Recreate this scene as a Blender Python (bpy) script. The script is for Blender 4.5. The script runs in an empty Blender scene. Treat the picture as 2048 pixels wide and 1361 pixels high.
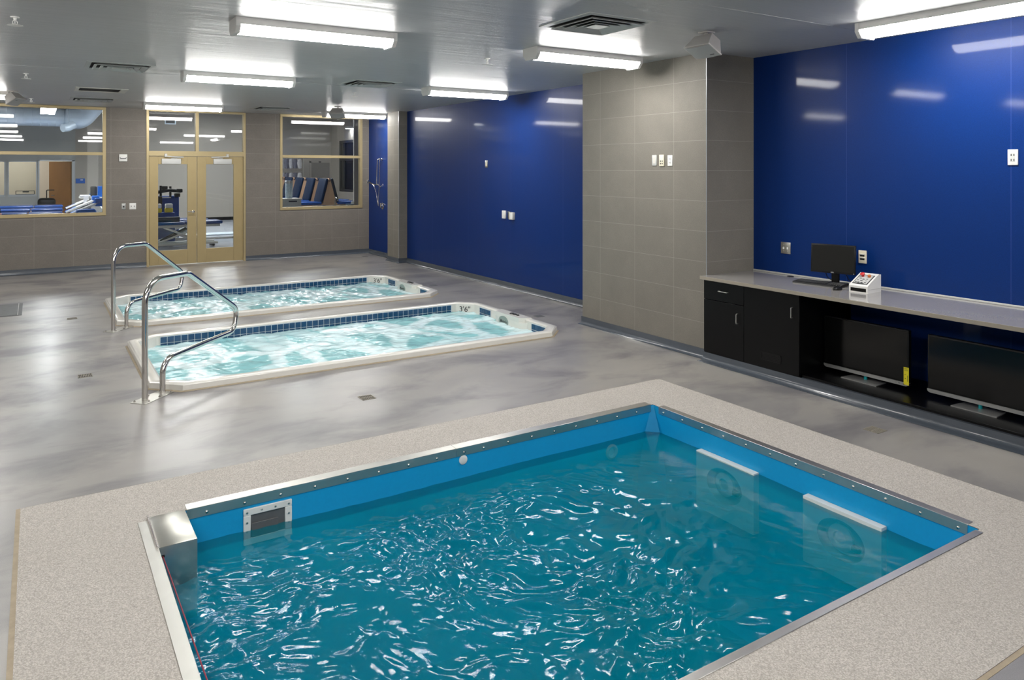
import bpy, bmesh, math, random
import numpy as np
from mathutils import Vector, Matrix

random.seed(7)
np.random.seed(7)
scene = bpy.context.scene
COL = scene.collection
PI = math.pi

# ------------------------------------------------------------------ materials
MATS = {}


def nodes_of(name):
    m = bpy.data.materials.new(name)
    m.use_nodes = True
    nt = m.node_tree
    b = nt.nodes['Principled BSDF']
    return m, nt, b


def N(nt, kind, **kw):
    n = nt.nodes.new(kind)
    for k, v in kw.items():
        if k in n.inputs.keys():
            n.inputs[k].default_value = v
        else:
            setattr(n, k, v)
    return n


def math_node(nt, op, a, b=None, clamp=False):
    n = nt.nodes.new('ShaderNodeMath')
    n.operation = op
    n.use_clamp = clamp
    for i, x in enumerate((a, b)):
        if x is None:
            continue
        if isinstance(x, (int, float)):
            n.inputs[i].default_value = x
        else:
            nt.links.new(x, n.inputs[i])
    return n.outputs[0]


def mixc(nt, fac, a, b):
    n = nt.nodes.new('ShaderNodeMix')
    n.data_type = 'RGBA'
    for idx, x in ((0, fac), (6, a), (7, b)):
        if isinstance(x, (int, float)):
            n.inputs[idx].default_value = x
        elif isinstance(x, tuple):
            n.inputs[idx].default_value = (*x, 1) if len(x) == 3 else x
        else:
            nt.links.new(x, n.inputs[idx])
    return n.outputs[2]


def ramp(nt, fac, stops):
    n = nt.nodes.new('ShaderNodeValToRGB')
    els = n.color_ramp.elements
    while len(els) < len(stops):
        els.new(0.5)
    for e, (p, c) in zip(els, stops):
        e.position = p
        e.color = (c, c, c, 1) if isinstance(c, (int, float)) else (*c, 1)
    nt.links.new(fac, n.inputs[0])
    return n.outputs[0]


def objcoord(nt, scale=(1, 1, 1)):
    t = nt.nodes.new('ShaderNodeTexCoord')
    mp = nt.nodes.new('ShaderNodeMapping')
    mp.inputs['Scale'].default_value = scale
    nt.links.new(t.outputs['Object'], mp.inputs['Vector'])
    return mp.outputs['Vector']


def noise(nt, vec, scale, detail=3, rough=0.55, dist=0.0):
    n = nt.nodes.new('ShaderNodeTexNoise')
    n.inputs['Scale'].default_value = scale
    n.inputs['Detail'].default_value = detail
    n.inputs['Roughness'].default_value = rough
    n.inputs['Distortion'].default_value = dist
    nt.links.new(vec, n.inputs['Vector'])
    return n.outputs['Fac']


def bump(nt, b, height, strength, dist=0.01):
    n = nt.nodes.new('ShaderNodeBump')
    n.inputs['Strength'].default_value = strength
    n.inputs['Distance'].default_value = dist
    nt.links.new(height, n.inputs['Height'])
    if b is not None:
        nt.links.new(n.outputs['Normal'], b.inputs['Normal'])
    return n.outputs['Normal']


def simple(name, col, rough=0.5, metal=0.0, spec=0.5, var=0.06, vscale=8.0, bmp=0.0, bscale=60, coat=0.0, coatr=0.05):
    m, nt, b = nodes_of(name)
    v = objcoord(nt)
    f = noise(nt, v, vscale, 3)
    lo = tuple(max(0, c * (1 - var)) for c in col)
    hi = tuple(min(1, c * (1 + var)) for c in col)
    nt.links.new(mixc(nt, f, lo, hi), b.inputs['Base Color'])
    b.inputs['Roughness'].default_value = rough
    b.inputs['Metallic'].default_value = metal
    b.inputs['Specular IOR Level'].default_value = spec
    b.inputs['Coat Weight'].default_value = coat
    b.inputs['Coat Roughness'].default_value = coatr
    if bmp:
        bump(nt, b, noise(nt, v, bscale, 2), bmp, 0.004)
    MATS[name] = m
    return m


def brushed(name, col, rough, scale=(3, 90, 90), blotch=0.25):
    m, nt, b = nodes_of(name)
    v = objcoord(nt, scale)
    f = noise(nt, v, 3.0, 2)
    g = noise(nt, objcoord(nt), 9.0, 3, 0.5)
    c = mixc(nt, f, tuple(x * 0.95 for x in col), col)
    c = mixc(nt, ramp(nt, g, [(0.35, 0.0), (0.75, blotch)]), c, tuple(x * 0.6 for x in col))
    nt.links.new(c, b.inputs['Base Color'])
    b.inputs['Metallic'].default_value = 1.0
    nt.links.new(ramp(nt, g, [(0.3, rough * 0.95), (0.7, rough * 1.1)]), b.inputs['Roughness'])
    MATS[name] = m
    return m


def tile_mat(name, axis, u0, pu, v0, pv, col, grout=(0.31, 0.295, 0.265)):
    m, nt, b = nodes_of(name)
    t = nt.nodes.new('ShaderNodeTexCoord')
    s = nt.nodes.new('ShaderNodeSeparateXYZ')
    nt.links.new(t.outputs['Object'], s.inputs[0])
    fu = math_node(nt, 'DIVIDE', math_node(nt, 'SUBTRACT', s.outputs[axis], u0), pu)
    fv = math_node(nt, 'DIVIDE', math_node(nt, 'SUBTRACT', s.outputs[2], v0), pv)

    def edge(f, width):
        fr = math_node(nt, 'FRACT', f)
        d = math_node(nt, 'ABSOLUTE', math_node(nt, 'SUBTRACT', fr, 0.5))
        return math_node(nt, 'GREATER_THAN', d, 0.5 - width)
    g = math_node(nt, 'MAXIMUM', edge(fu, 0.0017 / pu), edge(fv, 0.0017 / pv))
    # each tile its own tone
    cu = math_node(nt, 'FLOOR', fu)
    cv = math_node(nt, 'FLOOR', fv)
    cb = nt.nodes.new('ShaderNodeCombineXYZ')
    nt.links.new(cu, cb.inputs[0])
    nt.links.new(cv, cb.inputs[1])
    wn = nt.nodes.new('ShaderNodeTexWhiteNoise')
    nt.links.new(cb.outputs[0], wn.inputs['Vector'])
    v = objcoord(nt)
    big = noise(nt, v, 4.0, 5, 0.65)
    fine = noise(nt, v, 110.0, 4, 0.75)
    c = mixc(nt, big, tuple(x * 0.80 for x in col), tuple(x * 1.22 for x in col))
    c = mixc(nt, ramp(nt, fine, [(0.38, 0.0), (0.62, 0.6)]), c, tuple(x * 0.7 for x in col))
    c = mixc(nt, math_node(nt, 'MULTIPLY', wn.outputs['Value'], 0.18), c, tuple(x * 0.62 for x in col))
    c = mixc(nt, g, c, grout)
    nt.links.new(c, b.inputs['Base Color'])
    b.inputs['Roughness'].default_value = 0.62
    b.inputs['Specular IOR Level'].default_value = 0.3
    h = math_node(nt, 'SUBTRACT', math_node(nt, 'MULTIPLY', fine, 0.4), g)
    bump(nt, b, h, 0.25, 0.003)
    MATS[name] = m
    return m


def blue_panel(name, u0, pu):
    m, nt, b = nodes_of(name)
    t = nt.nodes.new('ShaderNodeTexCoord')
    s = nt.nodes.new('ShaderNodeSeparateXYZ')
    nt.links.new(t.outputs['Object'], s.inputs[0])
    f = math_node(nt, 'FRACT', math_node(nt, 'DIVIDE', math_node(nt, 'SUBTRACT', s.outputs[1], u0), pu))
    d = math_node(nt, 'ABSOLUTE', math_node(nt, 'SUBTRACT', f, 0.5))
    g = math_node(nt, 'GREATER_THAN', d, 0.5 - 0.0018 / pu)
    v = objcoord(nt)
    sp = noise(nt, v, 420.0, 1, 0.5)
    c = mixc(nt, ramp(nt, sp, [(0.3, 0.0), (0.75, 1.0)]), (0.0004, 0.019, 0.115), (0.0010, 0.031, 0.19))
    c = mixc(nt, g, c, (0.03, 0.06, 0.24))
    nt.links.new(c, b.inputs['Base Color'])
    b.inputs['Roughness'].default_value = 0.43
    b.inputs['Specular IOR Level'].default_value = 0.16
    b.inputs['Coat Weight'].default_value = 0.20
    b.inputs['Coat Roughness'].default_value = 0.065
    bump(nt, b, noise(nt, v, 1.3, 2), 0.02, 0.02)
    MATS[name] = m
    return m


def emit(name, col, strength, edge=None):
    m, nt, b = nodes_of(name)
    b.inputs['Base Color'].default_value = (0.85, 0.85, 0.85, 1)
    b.inputs['Emission Color'].default_value = (*col, 1)
    b.inputs['Emission Strength'].default_value = strength
    b.inputs['Roughness'].default_value = 0.4
    MATS[name] = m
    return m


LAMP = 11.0
emit('lamp_lens', (1.0, 0.985, 0.95), LAMP)
emit('panel_lens', (0.96, 0.97, 1.0), 16.0)
simple('lamp_body', (0.72, 0.70, 0.67), 0.45)
simple('white_plastic', (0.78, 0.77, 0.74), 0.4)
simple('speaker_grey', (0.50, 0.475, 0.45), 0.5)
simple('speaker_grille', (0.36, 0.365, 0.36), 0.6)
simple('vent_paint', (0.46, 0.47, 0.455), 0.4)
simple('off_white', (0.62, 0.60, 0.55), 0.45)
simple('grate_tan', (0.30, 0.27, 0.22), 0.5)
simple('ivory', (0.80, 0.74, 0.58), 0.4)
simple('black_plastic', (0.005, 0.005, 0.0055), 0.38, spec=0.3)
simple('black_laminate', (0.0035, 0.0035, 0.004), 0.30, bmp=0.05, bscale=300, spec=0.18)
simple('dark_gap', (0.004, 0.004, 0.004), 0.8)
simple('screen', (0.003, 0.003, 0.003), 0.14, spec=0.3)
simple('screen_matte', (0.010, 0.010, 0.009), 0.35, spec=0.3)
simple('silver_paint', (0.42, 0.42, 0.41), 0.35, metal=0.6)
simple('teal_plastic', (0.0, 0.30, 0.34), 0.2)
simple('cream_shell', (0.70, 0.68, 0.63), 0.22, coat=0.5, var=0.03)
simple('navy_tile', (0.006, 0.055, 0.14), 0.10, var=0.35, vscale=14)
simple('tile_grout', (0.62, 0.68, 0.70), 0.5)
simple('red_plastic', (0.62, 0.03, 0.03), 0.3)
simple('orange_plastic', (0.62, 0.18, 0.05), 0.3)
simple('yellow_paper', (0.85, 0.72, 0.02), 0.6)
simple('yellow_plastic', (0.72, 0.58, 0.03), 0.4)
simple('gold_frame', (0.44, 0.35, 0.19), 0.38, metal=0.35, var=0.04)
simple('door_gold', (0.40, 0.31, 0.155), 0.42, metal=0.25, var=0.05)
simple('sealant', (0.33, 0.27, 0.19), 0.75, var=0.25, vscale=20, bmp=0.4, bscale=70)
simple('base_cove', (0.066, 0.078, 0.096), 0.25, bmp=0.30, bscale=55, coat=0.4, var=0.1)
simple('wood', (0.36, 0.17, 0.055), 0.45, var=0.18, vscale=3)
simple('pale_wood', (0.42, 0.27, 0.17), 0.5, var=0.1)
simple('blue_vinyl', (0.0004, 0.009, 0.030), 0.42, spec=0.2, var=0.1)
simple('light_blue_vinyl', (0.014, 0.055, 0.22), 0.27, var=0.1)
simple('tower_blue', (0.001, 0.035, 0.20), 0.45, spec=0.3)
simple('blue_plastic', (0.005, 0.10, 0.45), 0.4)
simple('light_wall', (0.30, 0.29, 0.27), 0.55, var=0.03)
simple('room_paint_shaded', (0.22, 0.205, 0.185), 0.6)
simple('room_paint', (0.36, 0.335, 0.30), 0.6, var=0.03)
simple('room_paint_cool', (0.36, 0.37, 0.36), 0.6, var=0.03)
simple('office_paint', (0.62, 0.52, 0.40), 0.7, var=0.05)
simple('room_floor', (0.30, 0.33, 0.38), 0.22, var=0.2, vscale=1.5)
simple('duct_metal', (0.56, 0.66, 0.76), 0.35, metal=0.3)
simple('grey_metal', (0.42, 0.44, 0.46), 0.35, metal=0.5)
simple('cloth_white', (0.66, 0.66, 0.69), 0.8, var=0.3, vscale=9)
simple('cloth_grey', (0.20, 0.20, 0.24), 0.85, var=0.3, vscale=9)
simple('rust_red', (0.33, 0.07, 0.05), 0.5)
simple('clear_plastic', (0.45, 0.55, 0.62), 0.1, var=0.3, vscale=20)
simple('badge_green', (0.24, 0.30, 0.27), 0.35)
simple('ink', (0.012, 0.014, 0.016), 0.5)
simple('white_ink', (0.7, 0.7, 0.7), 0.5)
simple('grey_panel', (0.55, 0.55, 0.53), 0.45)
simple('liner_blue', (0.004, 0.33, 0.66), 0.35, var=0.05, vscale=60, bmp=0.05, bscale=250)
simple('hatch_grey', (0.10, 0.103, 0.107), 0.55, var=0.3, vscale=12)
simple('cord_red', (0.32, 0.035, 0.055), 0.6)
simple('window_dark', (0.035, 0.036, 0.036), 0.4)
simple('counter_grey', (0.30, 0.285, 0.275), 0.16, var=0.08, vscale=140, coat=0.3)
simple('counter_edge', (0.33, 0.29, 0.235), 0.3, var=0.06)
brushed('steel', (0.62, 0.61, 0.57), 0.34, (3, 3, 90), 0.1)
brushed('steel_top', (0.72, 0.70, 0.68), 0.33, (4, 4, 60), 0.3)
brushed('steel_box', (0.56, 0.55, 0.50), 0.30, (6, 6, 60), 0.15)
m, nt, b = nodes_of('chrome')
b.inputs['Base Color'].default_value = (0.66, 0.63, 0.60, 1)
b.inputs['Metallic'].default_value = 1
b.inputs['Roughness'].default_value = 0.13
MATS['chrome'] = m

# ceiling : semi-gloss roller paint, slightly wavy
m, nt, b = nodes_of('ceiling_paint')
v = objcoord(nt)
f = noise(nt, v, 1.1, 3)
nt.links.new(mixc(nt, f, (0.42, 0.425, 0.43), (0.47, 0.475, 0.48)), b.inputs['Base Color'])
b.inputs['Roughness'].default_value = 0.37
b.inputs['Specular IOR Level'].default_value = 0.38
h = math_node(nt, 'ADD', noise(nt, objcoord(nt, (0.35, 5.0, 1)), 1.6, 3), math_node(nt, 'MULTIPLY', noise(nt, v, 140, 2), 0.10))
bump(nt, b, h, 0.75, 0.012)
MATS['ceiling_paint'] = m

# floor : sealed epoxy, cloudy grey, slightly directional trowel marks
m, nt, b = nodes_of('epoxy_floor')
v = objcoord(nt, (0.85, 1.15, 1))
f1 = noise(nt, v, 0.75, 5, 0.55, 0.3)
f2 = noise(nt, objcoord(nt, (0.8, 1.3, 1)), 1.25, 5, 0.58, 0.4)
fine = noise(nt, objcoord(nt), 260, 2)
c = mixc(nt, ramp(nt, f1, [(0.40, 0.0), (0.62, 1.0)]), (0.215, 0.205, 0.198), (0.275, 0.258, 0.235))
c = mixc(nt, ramp(nt, f2, [(0.47, 0.0), (0.65, 0.9)]), c, (0.110, 0.103, 0.112))
c = mixc(nt, ramp(nt, fine, [(0.40, 0.0), (0.7, 0.20)]), c, (0.40, 0.38, 0.36))
nt.links.new(c, b.inputs['Base Color'])
nt.links.new(ramp(nt, f2, [(0.3, 0.30), (0.7, 0.42)]), b.inputs['Roughness'])
b.inputs['Specular IOR Level'].default_value = 0.8
b.inputs['Coat Weight'].default_value = 0.12
b.inputs['Coat Roughness'].default_value = 0.22
hh = math_node(nt, 'ADD', math_node(nt, 'MULTIPLY', noise(nt, objcoord(nt), 170, 2), 0.12), noise(nt, v, 2.5, 3))
bump(nt, b, hh, 0.13, 0.008)
MATS['epoxy_floor'] = m

# pebble coating round the pool
m, nt, b = nodes_of('pebble_deck')
v = objcoord(nt)
vo = nt.nodes.new('ShaderNodeTexVoronoi')
vo.inputs['Scale'].default_value = 165
nt.links.new(v, vo.inputs['Vector'])
wn = nt.nodes.new('ShaderNodeTexWhiteNoise')
nt.links.new(vo.outputs['Color'], wn.inputs['Vector'])
c = mixc(nt, wn.outputs['Value'], (0.345, 0.318, 0.287), (0.55, 0.512, 0.468))
c = mixc(nt, ramp(nt, vo.outputs['Distance'], [(0.45, 0.0), (0.9, 0.55)]), c, (0.19, 0.165, 0.145))
c = mixc(nt, ramp(nt, noise(nt, v, 1.4, 4), [(0.35, 0.0), (0.75, 0.25)]), c, (0.33, 0.30, 0.26))
nt.links.new(c, b.inputs['Base Color'])
b.inputs['Roughness'].default_value = 0.6
b.inputs['Specular IOR Level'].default_value = 0.35
bump(nt, b, math_node(nt, 'SUBTRACT', 1.0, vo.outputs['Distance']), 0.45, 0.004)
MATS['pebble_deck'] = m

# clear sheet glass
m, nt, b = nodes_of('sheet_glass')
nt.nodes.remove(b)
out = nt.nodes['Material Output']
fr = N(nt, 'ShaderNodeFresnel', IOR=1.5)
tr = nt.nodes.new('ShaderNodeBsdfTransparent')
tr.inputs[0].default_value = (0.93, 0.95, 0.94, 1)
gl = nt.nodes.new('ShaderNodeBsdfGlossy')
gl.inputs['Roughness'].default_value = 0.012
mx = nt.nodes.new('ShaderNodeMixShader')
nt.links.new(fr.outputs[0], mx.inputs[0])
nt.links.new(tr.outputs[0], mx.inputs[1])
nt.links.new(gl.outputs[0], mx.inputs[2])
nt.links.new(mx.outputs[0], out.inputs['Surface'])
MATS['sheet_glass'] = m


def water_mat(name, body, clear, tint, absorb, density, foam=False, fine=70.0, fstr=0.25):
    """turbid water: part clear, part scattering body, Fresnel gloss on top"""
    m, nt, b = nodes_of(name)
    nt.nodes.remove(b)
    out = nt.nodes['Material Output']
    v = objcoord(nt)
    n1 = noise(nt, v, fine, 3, 0.6, 0.4)
    nrm = bump(nt, None, n1, fstr, 0.006)
    tr = nt.nodes.new('ShaderNodeBsdfTransparent')
    tr.inputs[0].default_value = (*tint, 1)
    df = nt.nodes.new('ShaderNodeBsdfDiffuse')
    var = noise(nt, v, 1.6, 4, 0.6, 0.5)
    nt.links.new(mixc(nt, var, tuple(c * 0.75 for c in body), tuple(min(1, c * 1.25) for c in body)), df.inputs['Color'])
    mb = nt.nodes.new('ShaderNodeMixShader')
    mb.inputs[0].default_value = 1 - clear
    nt.links.new(tr.outputs[0], mb.inputs[1])
    nt.links.new(df.outputs[0], mb.inputs[2])
    base = mb.outputs[0]
    if foam:
        # warped cell borders = the bands of froth between the upwelling jets
        w = nt.nodes.new('ShaderNodeTexNoise')
        w.inputs['Scale'].default_value = 3.2
        w.inputs['Detail'].default_value = 4
        nt.links.new(v, w.inputs['Vector'])
        vm = nt.nodes.new('ShaderNodeVectorMath')
        vm.operation = 'MULTIPLY_ADD'
        nt.links.new(w.outputs['Color'], vm.inputs[0])
        vm.inputs[1].default_value = (0.17, 0.17, 0)
        nt.links.new(v, vm.inputs[2])
        mp = nt.nodes.new('ShaderNodeMapping')
        mp.inputs['Scale'].default_value = (1.45, 1.0, 1)
        nt.links.new(vm.outputs[0], mp.inputs['Vector'])
        vo = nt.nodes.new('ShaderNodeTexVoronoi')
        vo.feature = 'DISTANCE_TO_EDGE'
        vo.inputs['Scale'].default_value = 1.25
        nt.links.new(mp.outputs[0], vo.inputs['Vector'])
        bub = noise(nt, v, 26.0, 5, 0.75)
        wob = math_node(nt, 'MULTIPLY', math_node(nt, 'SUBTRACT', bub, 0.5), 0.11)
        e = math_node(nt, 'ADD', vo.outputs['Distance'], wob)
        fm = ramp(nt, e, [(0.05, 0.97), (0.105, 0.80), (0.165, 0.08)])
        big = ramp(nt, noise(nt, v, 0.7, 2), [(0.32, 0.45), (0.56, 1.0)])
        fm = math_node(nt, 'MULTIPLY', fm, big)
        fd = nt.nodes.new('ShaderNodeBsdfDiffuse')
        fd.inputs['Color'].default_value = (0.72, 0.87, 0.90, 1)
        mf = nt.nodes.new('ShaderNodeMixShader')
        nt.links.new(fm, mf.inputs[0])
        nt.links.new(base, mf.inputs[1])
        nt.links.new(fd.outputs[0], mf.inputs[2])
        base = mf.outputs[0]
    fr = N(nt, 'ShaderNodeFresnel', IOR=1.33)
    nt.links.new(nrm, fr.inputs['Normal'])
    gl = nt.nodes.new('ShaderNodeBsdfGlossy')
    gl.inputs['Roughness'].default_value = 0.03
    nt.links.new(nrm, gl.inputs['Normal'])
    mx = nt.nodes.new('ShaderNodeMixShader')
    nt.links.new(fr.outputs[0], mx.inputs[0])
    nt.links.new(base, mx.inputs[1])
    nt.links.new(gl.outputs[0], mx.inputs[2])
    nt.links.new(mx.outputs[0], out.inputs['Surface'])
    if density:
        va = nt.nodes.new('ShaderNodeVolumeAbsorption')
        va.inputs['Color'].default_value = (*absorb, 1)
        va.inputs['Density'].default_value = density
        nt.links.new(va.outputs[0], out.inputs['Volume'])
    MATS[name] = m
    return m


water_mat('tank_water', (0.0, 0.31, 0.415), 0.62, (0.88, 0.98, 0.99), (0.05, 0.66, 0.80), 0.95, fine=60, fstr=0.10)
water_mat('spa_water', (0.32, 0.70, 0.74), 0.29, (0.84, 0.98, 0.98), (0.45, 0.9, 0.92), 0.4, foam=True, fine=45, fstr=0.30)

COLTILE = (0.225, 0.207, 0.178)
tile_mat('tile_back', 0, -0.031, 0.63, 0.39, 0.314, (0.212, 0.190, 0.165))
tile_mat('tile_pillar_side', 1, 5.876, 0.624, 0.366, 0.313, COLTILE)
tile_mat('tile_pillar_front', 0, 5.5, 1.3, 0.366, 0.313, COLTILE)
blue_panel('blue_far', 10.29, 1.425)
blue_panel('blue_near', 2.888, 1.427)


# ------------------------------------------------------------------ mesh helper
class MB:
    def __init__(self):
        self.bm = bmesh.new()

    def quad(self, *pts):
        self.bm.faces.new([self.bm.verts.new(p) for p in pts])
        return self

    def box(self, x0, x1, y0, y1, z0, z1, bev=0.0, seg=1):
        t = bmesh.new()
        bmesh.ops.create_cube(t, size=1)
        for v in t.verts:
            v.co = Vector(((x0 + x1) / 2 + v.co.x * (x1 - x0), (y0 + y1) / 2 + v.co.y * (y1 - y0), (z0 + z1) / 2 + v.co.z * (z1 - z0)))
        if bev:
            bmesh.ops.bevel(t, geom=t.edges[:], offset=bev, segments=seg, affect='EDGES', profile=0.5)
        self.join(t)
        return self

    def join(self, t, mtx=None):
        if mtx is not None:
            bmesh.ops.transform(t, matrix=mtx, verts=t.verts)
        me = bpy.data.meshes.new('tmp')
        t.to_mesh(me)
        t.free()
        self.bm.from_mesh(me)
        bpy.data.meshes.remove(me)

    def cyl(self, p, q, r, r2=None, n=20, caps=True):
        p, q = Vector(p), Vector(q)
        d = q - p
        t = bmesh.new()
        bmesh.ops.create_cone(t, cap_ends=caps, segments=n, radius1=r, radius2=r if r2 is None else r2, depth=d.length)
        mtx = Matrix.Translation((p + q) / 2) @ d.to_track_quat('Z', 'Y').to_matrix().to_4x4()
        self.join(t, mtx)
        return self

    def ball(self, c, r, sx=1, sy=1, sz=1, u=16, v=10):
        t = bmesh.new()
        bmesh.ops.create_uvsphere(t, u_segments=u, v_segments=v, radius=r)
        self.join(t, Matrix.Translation(c) @ Matrix.Diagonal((sx, sy, sz, 1)))
        return self

    def tube(self, pts, r, n=14, caps=True):
        pts = [Vector(p) for p in pts]
        rings = []
        up = None
        for i, p in enumerate(pts):
            a = pts[max(0, i - 1)]
            c = pts[min(len(pts) - 1, i + 1)]
            d = (c - a).normalized()
            if up is None:
                up = d.orthogonal().normalized()
            up = (up - d * up.dot(d)).normalized()
            s = d.cross(up)
            rr = r[i] if isinstance(r, (list, tuple)) else r
            rings.append([self.bm.verts.new(p + (up * math.cos(2 * PI * k / n) + s * math.sin(2 * PI * k / n)) * rr) for k in range(n)])
        for a, c in zip(rings, rings[1:]):
            for k in range(n):
                self.bm.faces.new((a[k], a[(k + 1) % n], c[(k + 1) % n], c[k]))
        if caps:
            self.bm.faces.new(rings[0][::-1])
            self.bm.faces.new(rings[-1])
        return self

    def prism(self, poly, vec):
        """closed 3-D polygon extruded along vec"""
        vec = Vector(vec)
        a = [self.bm.verts.new(p) for p in poly]
        c = [self.bm.verts.new(Vector(p) + vec) for p in poly]
        k = len(a)
        self.bm.faces.new(a[::-1])
        self.bm.faces.new(c)
        for i in range(k):
            self.bm.faces.new((a[i], a[(i + 1) % k], c[(i + 1) % k], c[i]))
        return self

    def lathe(self, prof, c=(0, 0, 0), n=24, axis='Z'):
        c = Vector(c)
        rings = []
        for r, h in prof:
            ring = []
            for k in range(n):
                a = 2 * PI * k / n
                p = {'Z': (r * math.cos(a), r * math.sin(a), h), 'X': (h, r * math.cos(a), r * math.sin(a)), 'Y': (r * math.sin(a), h, r * math.cos(a))}[axis]
                ring.append(self.bm.verts.new(c + Vector(p)))
            rings.append(ring)
        for a, d in zip(rings, rings[1:]):
            for k in range(n):
                self.bm.faces.new((a[k], a[(k + 1) % n], d[(k + 1) % n], d[k]))
        self.bm.faces.new(rings[0][::-1])
        self.bm.faces.new(rings[-1])
        return self

    def loft(self, loops, closed=True, caps=False):
        rings = [[self.bm.verts.new(p) for p in lp] for lp in loops]
        for a, c in zip(rings, rings[1:]):
            k = len(a)
            for i in range(k if closed else k - 1):
                self.bm.faces.new((a[i], a[(i + 1) % k], c[(i + 1) % k], c[i]))
        if caps:
            self.bm.faces.new(rings[0][::-1])
            self.bm.faces.new(rings[-1])
        return self

    def holed(self, outer, holes, z):
        """flat polygon with holes at height z"""
        t = bmesh.new()
        es = []
        for lp in [outer] + holes:
            vs = [t.verts.new((p[0], p[1], z)) for p in lp]
            for i in range(len(vs)):
                es.append(t.edges.new((vs[i], vs[(i + 1) % len(vs)])))
        bmesh.ops.triangle_fill(t, use_beauty=True, use_dissolve=False, edges=es, normal=(0, 0, 1))
        bmesh.ops.recalc_face_normals(t, faces=t.faces)
        for f in t.faces:
            if f.normal.z < 0:
                f.normal_flip()
        self.join(t)
        return self

    def move(self, mtx):
        bmesh.ops.transform(self.bm, matrix=mtx, verts=self.bm.verts)
        return self

    def build(self, name, mat, parent=None, loc=None, smooth=True, fix=True, ang=38):
        if fix:
            bmesh.ops.recalc_face_normals(self.bm, faces=self.bm.faces)
        me = bpy.data.meshes.new(name)
        self.bm.to_mesh(me)
        self.bm.free()
        for mm in (mat if isinstance(mat, (list, tuple)) else [mat]):
            me.materials.append(MATS[mm])
        if smooth:
            me.shade_smooth()
            me.set_sharp_from_angle(angle=math.radians(ang))
        o = bpy.data.objects.new(name, me)
        COL.objects.link(o)
        if parent is not None:
            o.parent = parent
        if loc is not None:
            o.location = loc
        return o


def tag(o, label=None, cat=None, group=None, kind=None):
    if label:
        o['label'] = label
    if cat:
        o['category'] = cat
    if group:
        o['group'] = group
    if kind:
        o['kind'] = kind
    return o


def thing(name, label, cat, loc=(0, 0, 0), rotz=0.0, group=None, kind=None):
    o = bpy.data.objects.new(name, None)
    o.empty_display_size = 0.1
    COL.objects.link(o)
    o.location = loc
    o.rotation_euler = (0, 0, rotz)
    return tag(o, label, cat, group, kind)


def struct(o):
    o['kind'] = 'structure'
    return o


def dup(root, loc, rotz=None, label=None, group=None):
    r = root.copy()
    COL.objects.link(r)
    r.location = loc
    if rotz is not None:
        r.rotation_euler = (0, 0, rotz)
    if label:
        r['label'] = label
    if group:
        r['group'] = group
    for ch in list(root.children):
        c = ch.copy()
        COL.objects.link(c)
        c.parent = r
        for g in list(ch.children):
            d = g.copy()
            COL.objects.link(d)
            d.parent = c
    return r


def text(name, body, size, mat, parent, mtx, extrude=0.0006, align='CENTER'):
    cu = bpy.data.curves.new(name, 'FONT')
    cu.body = body
    cu.size = size
    cu.extrude = extrude
    cu.align_x = align
    cu.align_y = 'CENTER'
    cu.materials.append(MATS[mat])
    o = bpy.data.objects.new('lettering_source', cu)
    me = bpy.data.meshes.new_from_object(o)
    bpy.data.objects.remove(o)
    bpy.data.curves.remove(cu)
    if not me.materials:
        me.materials.append(MATS[mat])
    o = bpy.data.objects.new(name, me)
    COL.objects.link(o)
    o.parent = parent
    o.matrix_local = mtx
    return o


def frame_axes(origin, right, up):
    r = Vector(right).normalized()
    u = Vector(up).normalized()
    n = r.cross(u)
    return Matrix(((r.x, u.x, n.x, origin[0]), (r.y, u.y, n.y, origin[1]), (r.z, u.z, n.z, origin[2]), (0, 0, 0, 1)))


def fillet(pts, radii, n=9):
    pts = [Vector(p) for p in pts]
    out = [pts[0]]
    for i in range(1, len(pts) - 1):
        p, a, c = pts[i], pts[i - 1], pts[i + 1]
        d1, d2 = (a - p).normalized(), (c - p).normalized()
        ang = d1.angle(d2)
        r = radii[i - 1]
        tl = min(r / math.tan(ang / 2), (a - p).length * 0.48, (c - p).length * 0.48)
        s, e = p + d1 * tl, p + d2 * tl
        rr = tl * math.tan(ang / 2)
        cen = p + (d1 + d2).normalized() * (rr / math.sin(ang / 2))
        v1, v2 = s - cen, e - cen
        tot = v1.angle(v2)
        ax = v1.cross(v2).normalized()
        for k in range(n + 1):
            out.append(cen + Matrix.Rotation(tot * k / n, 3, ax) @ v1)
    out.append(pts[-1])
    return out


# ------------------------------------------------------------------ dimensions
CEIL = 3.145
XR = 6.52          # blue wall
YB = 16.45         # window wall
XL, YF = -2.9, -3.6
PX0, PX1, PY0, PY1 = 0.525, 4.30, 2.06, 4.60     # tank opening
DX0, DX1, DY0, DY1 = -0.075, 4.87, 1.46, 5.13    # pebble surround


def spa_outline(y, inset=0.0):
    x0, x1, ya, yb = 0.855 + inset, 5.28 - inset, y + 0.0 + inset, y + 2.34 - inset
    c = 0.235 - inset * 0.586 + inset * 0.0
    c = 0.235 - inset * 0.4
    return [(x0 + c, ya), (x1 - c, ya), (x1, ya + c), (x1, yb - c), (x1 - c, yb), (x0 + c, yb), (x0, yb - c), (x0, ya + c)]


SPA_Y = (7.085, 10.26)

# ------------------------------------------------------------------ the room shell
b = MB()
deck_hole = [(DX0 - 0.02, DY0 - 0.02), (DX1 + 0.004, DY0 - 0.02), (DX1 + 0.004, DY1 + 0.004), (DX0 - 0.02, DY1 + 0.004)]
b.holed([(XL, YF), (XR, YF), (XR, YB), (XL, YB)], [deck_hole] + [spa_outline(y, 0.06) for y in SPA_Y], 0.0)
fl = struct(b.build('floor', 'epoxy_floor', smooth=False, fix=False))

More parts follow.
